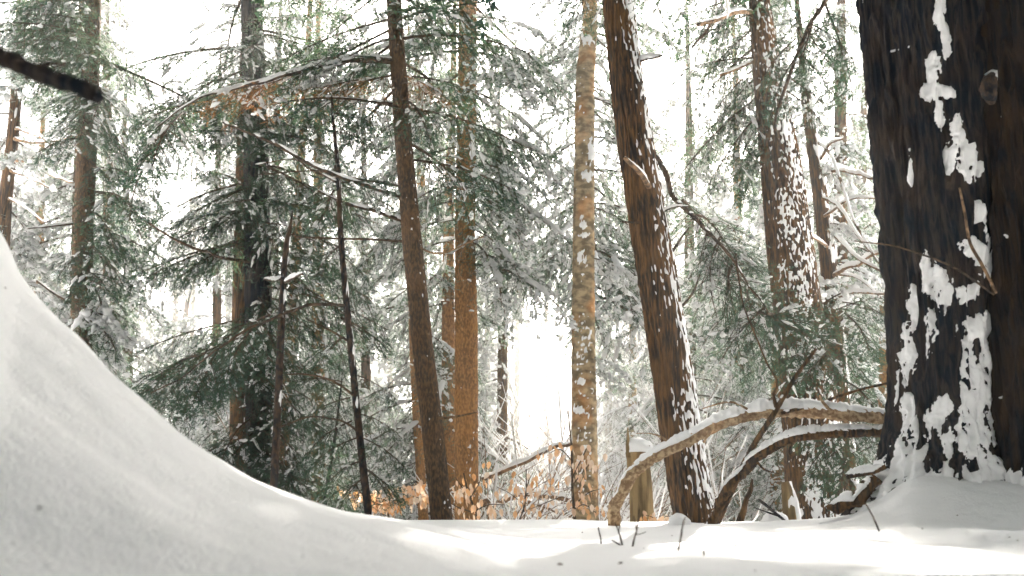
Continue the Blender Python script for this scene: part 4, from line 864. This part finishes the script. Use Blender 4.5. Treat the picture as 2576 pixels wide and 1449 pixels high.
# ------------------------------------------------------------------ twigs standing in the near snow
TW = [("straight thin twig leaning left, leftmost in the near snow", [(1512, 1364, 4, 3.4), (1509, 1345, 4, 3.4), (1505, 1326, 3, 3.4)], []),
      ("forked twig with a side arm pointing left, in the near snow", [(1568, 1386, 5, 3.1), (1563, 1360, 5, 3.1), (1555, 1334, 4, 3.1), (1547, 1316, 3, 3.1)], [[(1567, 1378, 4, 3.1), (1555, 1370, 4, 3.1), (1537, 1359, 3, 3.1)], [(1556, 1336, 3, 3.1), (1560, 1320, 3, 3.1), (1566, 1300, 2, 3.1)]]),
      ("tall twig forking into a narrow V, beside the forked one", [(1587, 1388, 5, 3.0), (1592, 1366, 5, 3.0), (1600, 1335, 4, 3.0), (1604, 1310, 3, 3.0), (1607, 1280, 2, 3.0)], [[(1601, 1334, 3, 3.0), (1598, 1315, 3, 3.0), (1594, 1298, 2, 3.0)], [(1600, 1345, 2, 3.0), (1612, 1343, 2, 3.0), (1625, 1338, 1.5, 3.0)]]),
      ("tall knobbly twig leaning right in the sunlit snow", [(1702, 1410, 6, 2.6), (1710, 1370, 5, 2.6), (1718, 1320, 4, 2.6), (1724, 1300, 2, 2.6)], []),
      ("short dark bent twig, nearest in the snow", [(1776, 1424, 6, 2.4), (1770, 1405, 6, 2.4), (1767, 1383, 5, 2.4)], []),
      ("long beaded twig leaning left before the huge hemlock", [(2230, 1372, 5, 3.2), (2212, 1335, 5, 3.2), (2195, 1295, 4, 3.2), (2175, 1262, 3, 3.2)], [])]
for i, (lb, st, ex) in enumerate(TW):
    q = px_path(st); b = q[0, :3].copy(); b[2] = gz(b[0], b[1]); q = np.vstack([[b[0], b[1], b[2] - .03, q[0, 3]], q[1:] if q[0, 2] < b[2] else q])
    t = thing("twig", lb, "twig", b)
    limb(t, q, TWIG, nv=24, nu=7, base=b, seed=100 + i, rough=.5, name="stem")
    for e in ex: limb(t, px_path(e), TWIG, nv=12, nu=6, base=b, seed=120 + i, rough=.4, name="side_twig")

# ------------------------------------------------------------------ crumbs of bark fallen on the snow
S = Soup(); R = np.random.default_rng(21)
for (x, y, sz) in [(1408, 1421, 9), (1560, 1418, 6), (100, 1278, 8), (165, 1300, 8), (12, 725, 5), (1465, 1340, 3), (1620, 1380, 3), (2408, 1298, 5), (2560, 1360, 4), (2540, 1352, 3), (1850, 1372, 3), (1990, 1368, 3), (2060, 1410, 3), (1690, 1348, 2.5), (1900, 1436, 4), (2320, 1330, 3), (760, 1400, 4), (1180, 1350, 3)]:
    v0 = np.array([(x - 1288) / F, CP - (724.5 - y) / F * SP, SP + (724.5 - y) / F * CP]); t = np.linspace(.8, 9, 1600); p = v0[None] * t[:, None]
    hit = np.nonzero(p[:, 2] < ground(p[:, 0], p[:, 1]))[0]
    if not len(hit): continue
    c = p[hit[0]]; r = sz / F * c[1]
    v = np.array([[1, 0, .1], [.3, .8, 0], [-.6, .6, .2], [-1, -.2, 0], [-.2, -.8, .2], [.6, -.6, 0], [0, 0, .7], [0, 0, -.4]]) * R.uniform(.6, 1.2, (8, 1)) * r + c
    S.add(v, [(i, (i + 1) % 6, 6) for i in range(6)] + [((i + 1) % 6, i, 7) for i in range(6)])
bc = link("bark_crumbs", S.mesh("bark_crumbs", [TWIG], smooth=False)); bc["kind"] = "stuff"; bc["label"] = "scattered dark crumbs of bark on the near snow"; bc["category"] = "debris"

# ------------------------------------------------------------------ bright winter haze
hz, N, L, b_ = newmat("haze"); N.remove(b_)
pv = N.new("ShaderNodeVolumePrincipled"); pv.inputs["Color"].default_value = (1.0, .97, .92, 1)
pv.inputs["Density"].default_value = .0042; pv.inputs["Anisotropy"].default_value = .6
L.new(pv.outputs[0], N["Material Output"].inputs["Volume"])
zt = 46.0; zb = -4.0; x0, x1, y0, y1 = -112, 112, -112, 112
hv = [(x, y, z) for z in (zb, zt) for x, y in ((x0, y0), (x1, y0), (x1, y1), (x0, y1))]
ho = link("haze", mesh_from("haze", hv, np.array([(0, 3, 2, 1), (4, 5, 6, 7), (0, 1, 5, 4), (1, 2, 6, 5), (2, 3, 7, 6), (3, 0, 4, 7)]), hz, smooth=False)); ho["kind"] = "stuff"
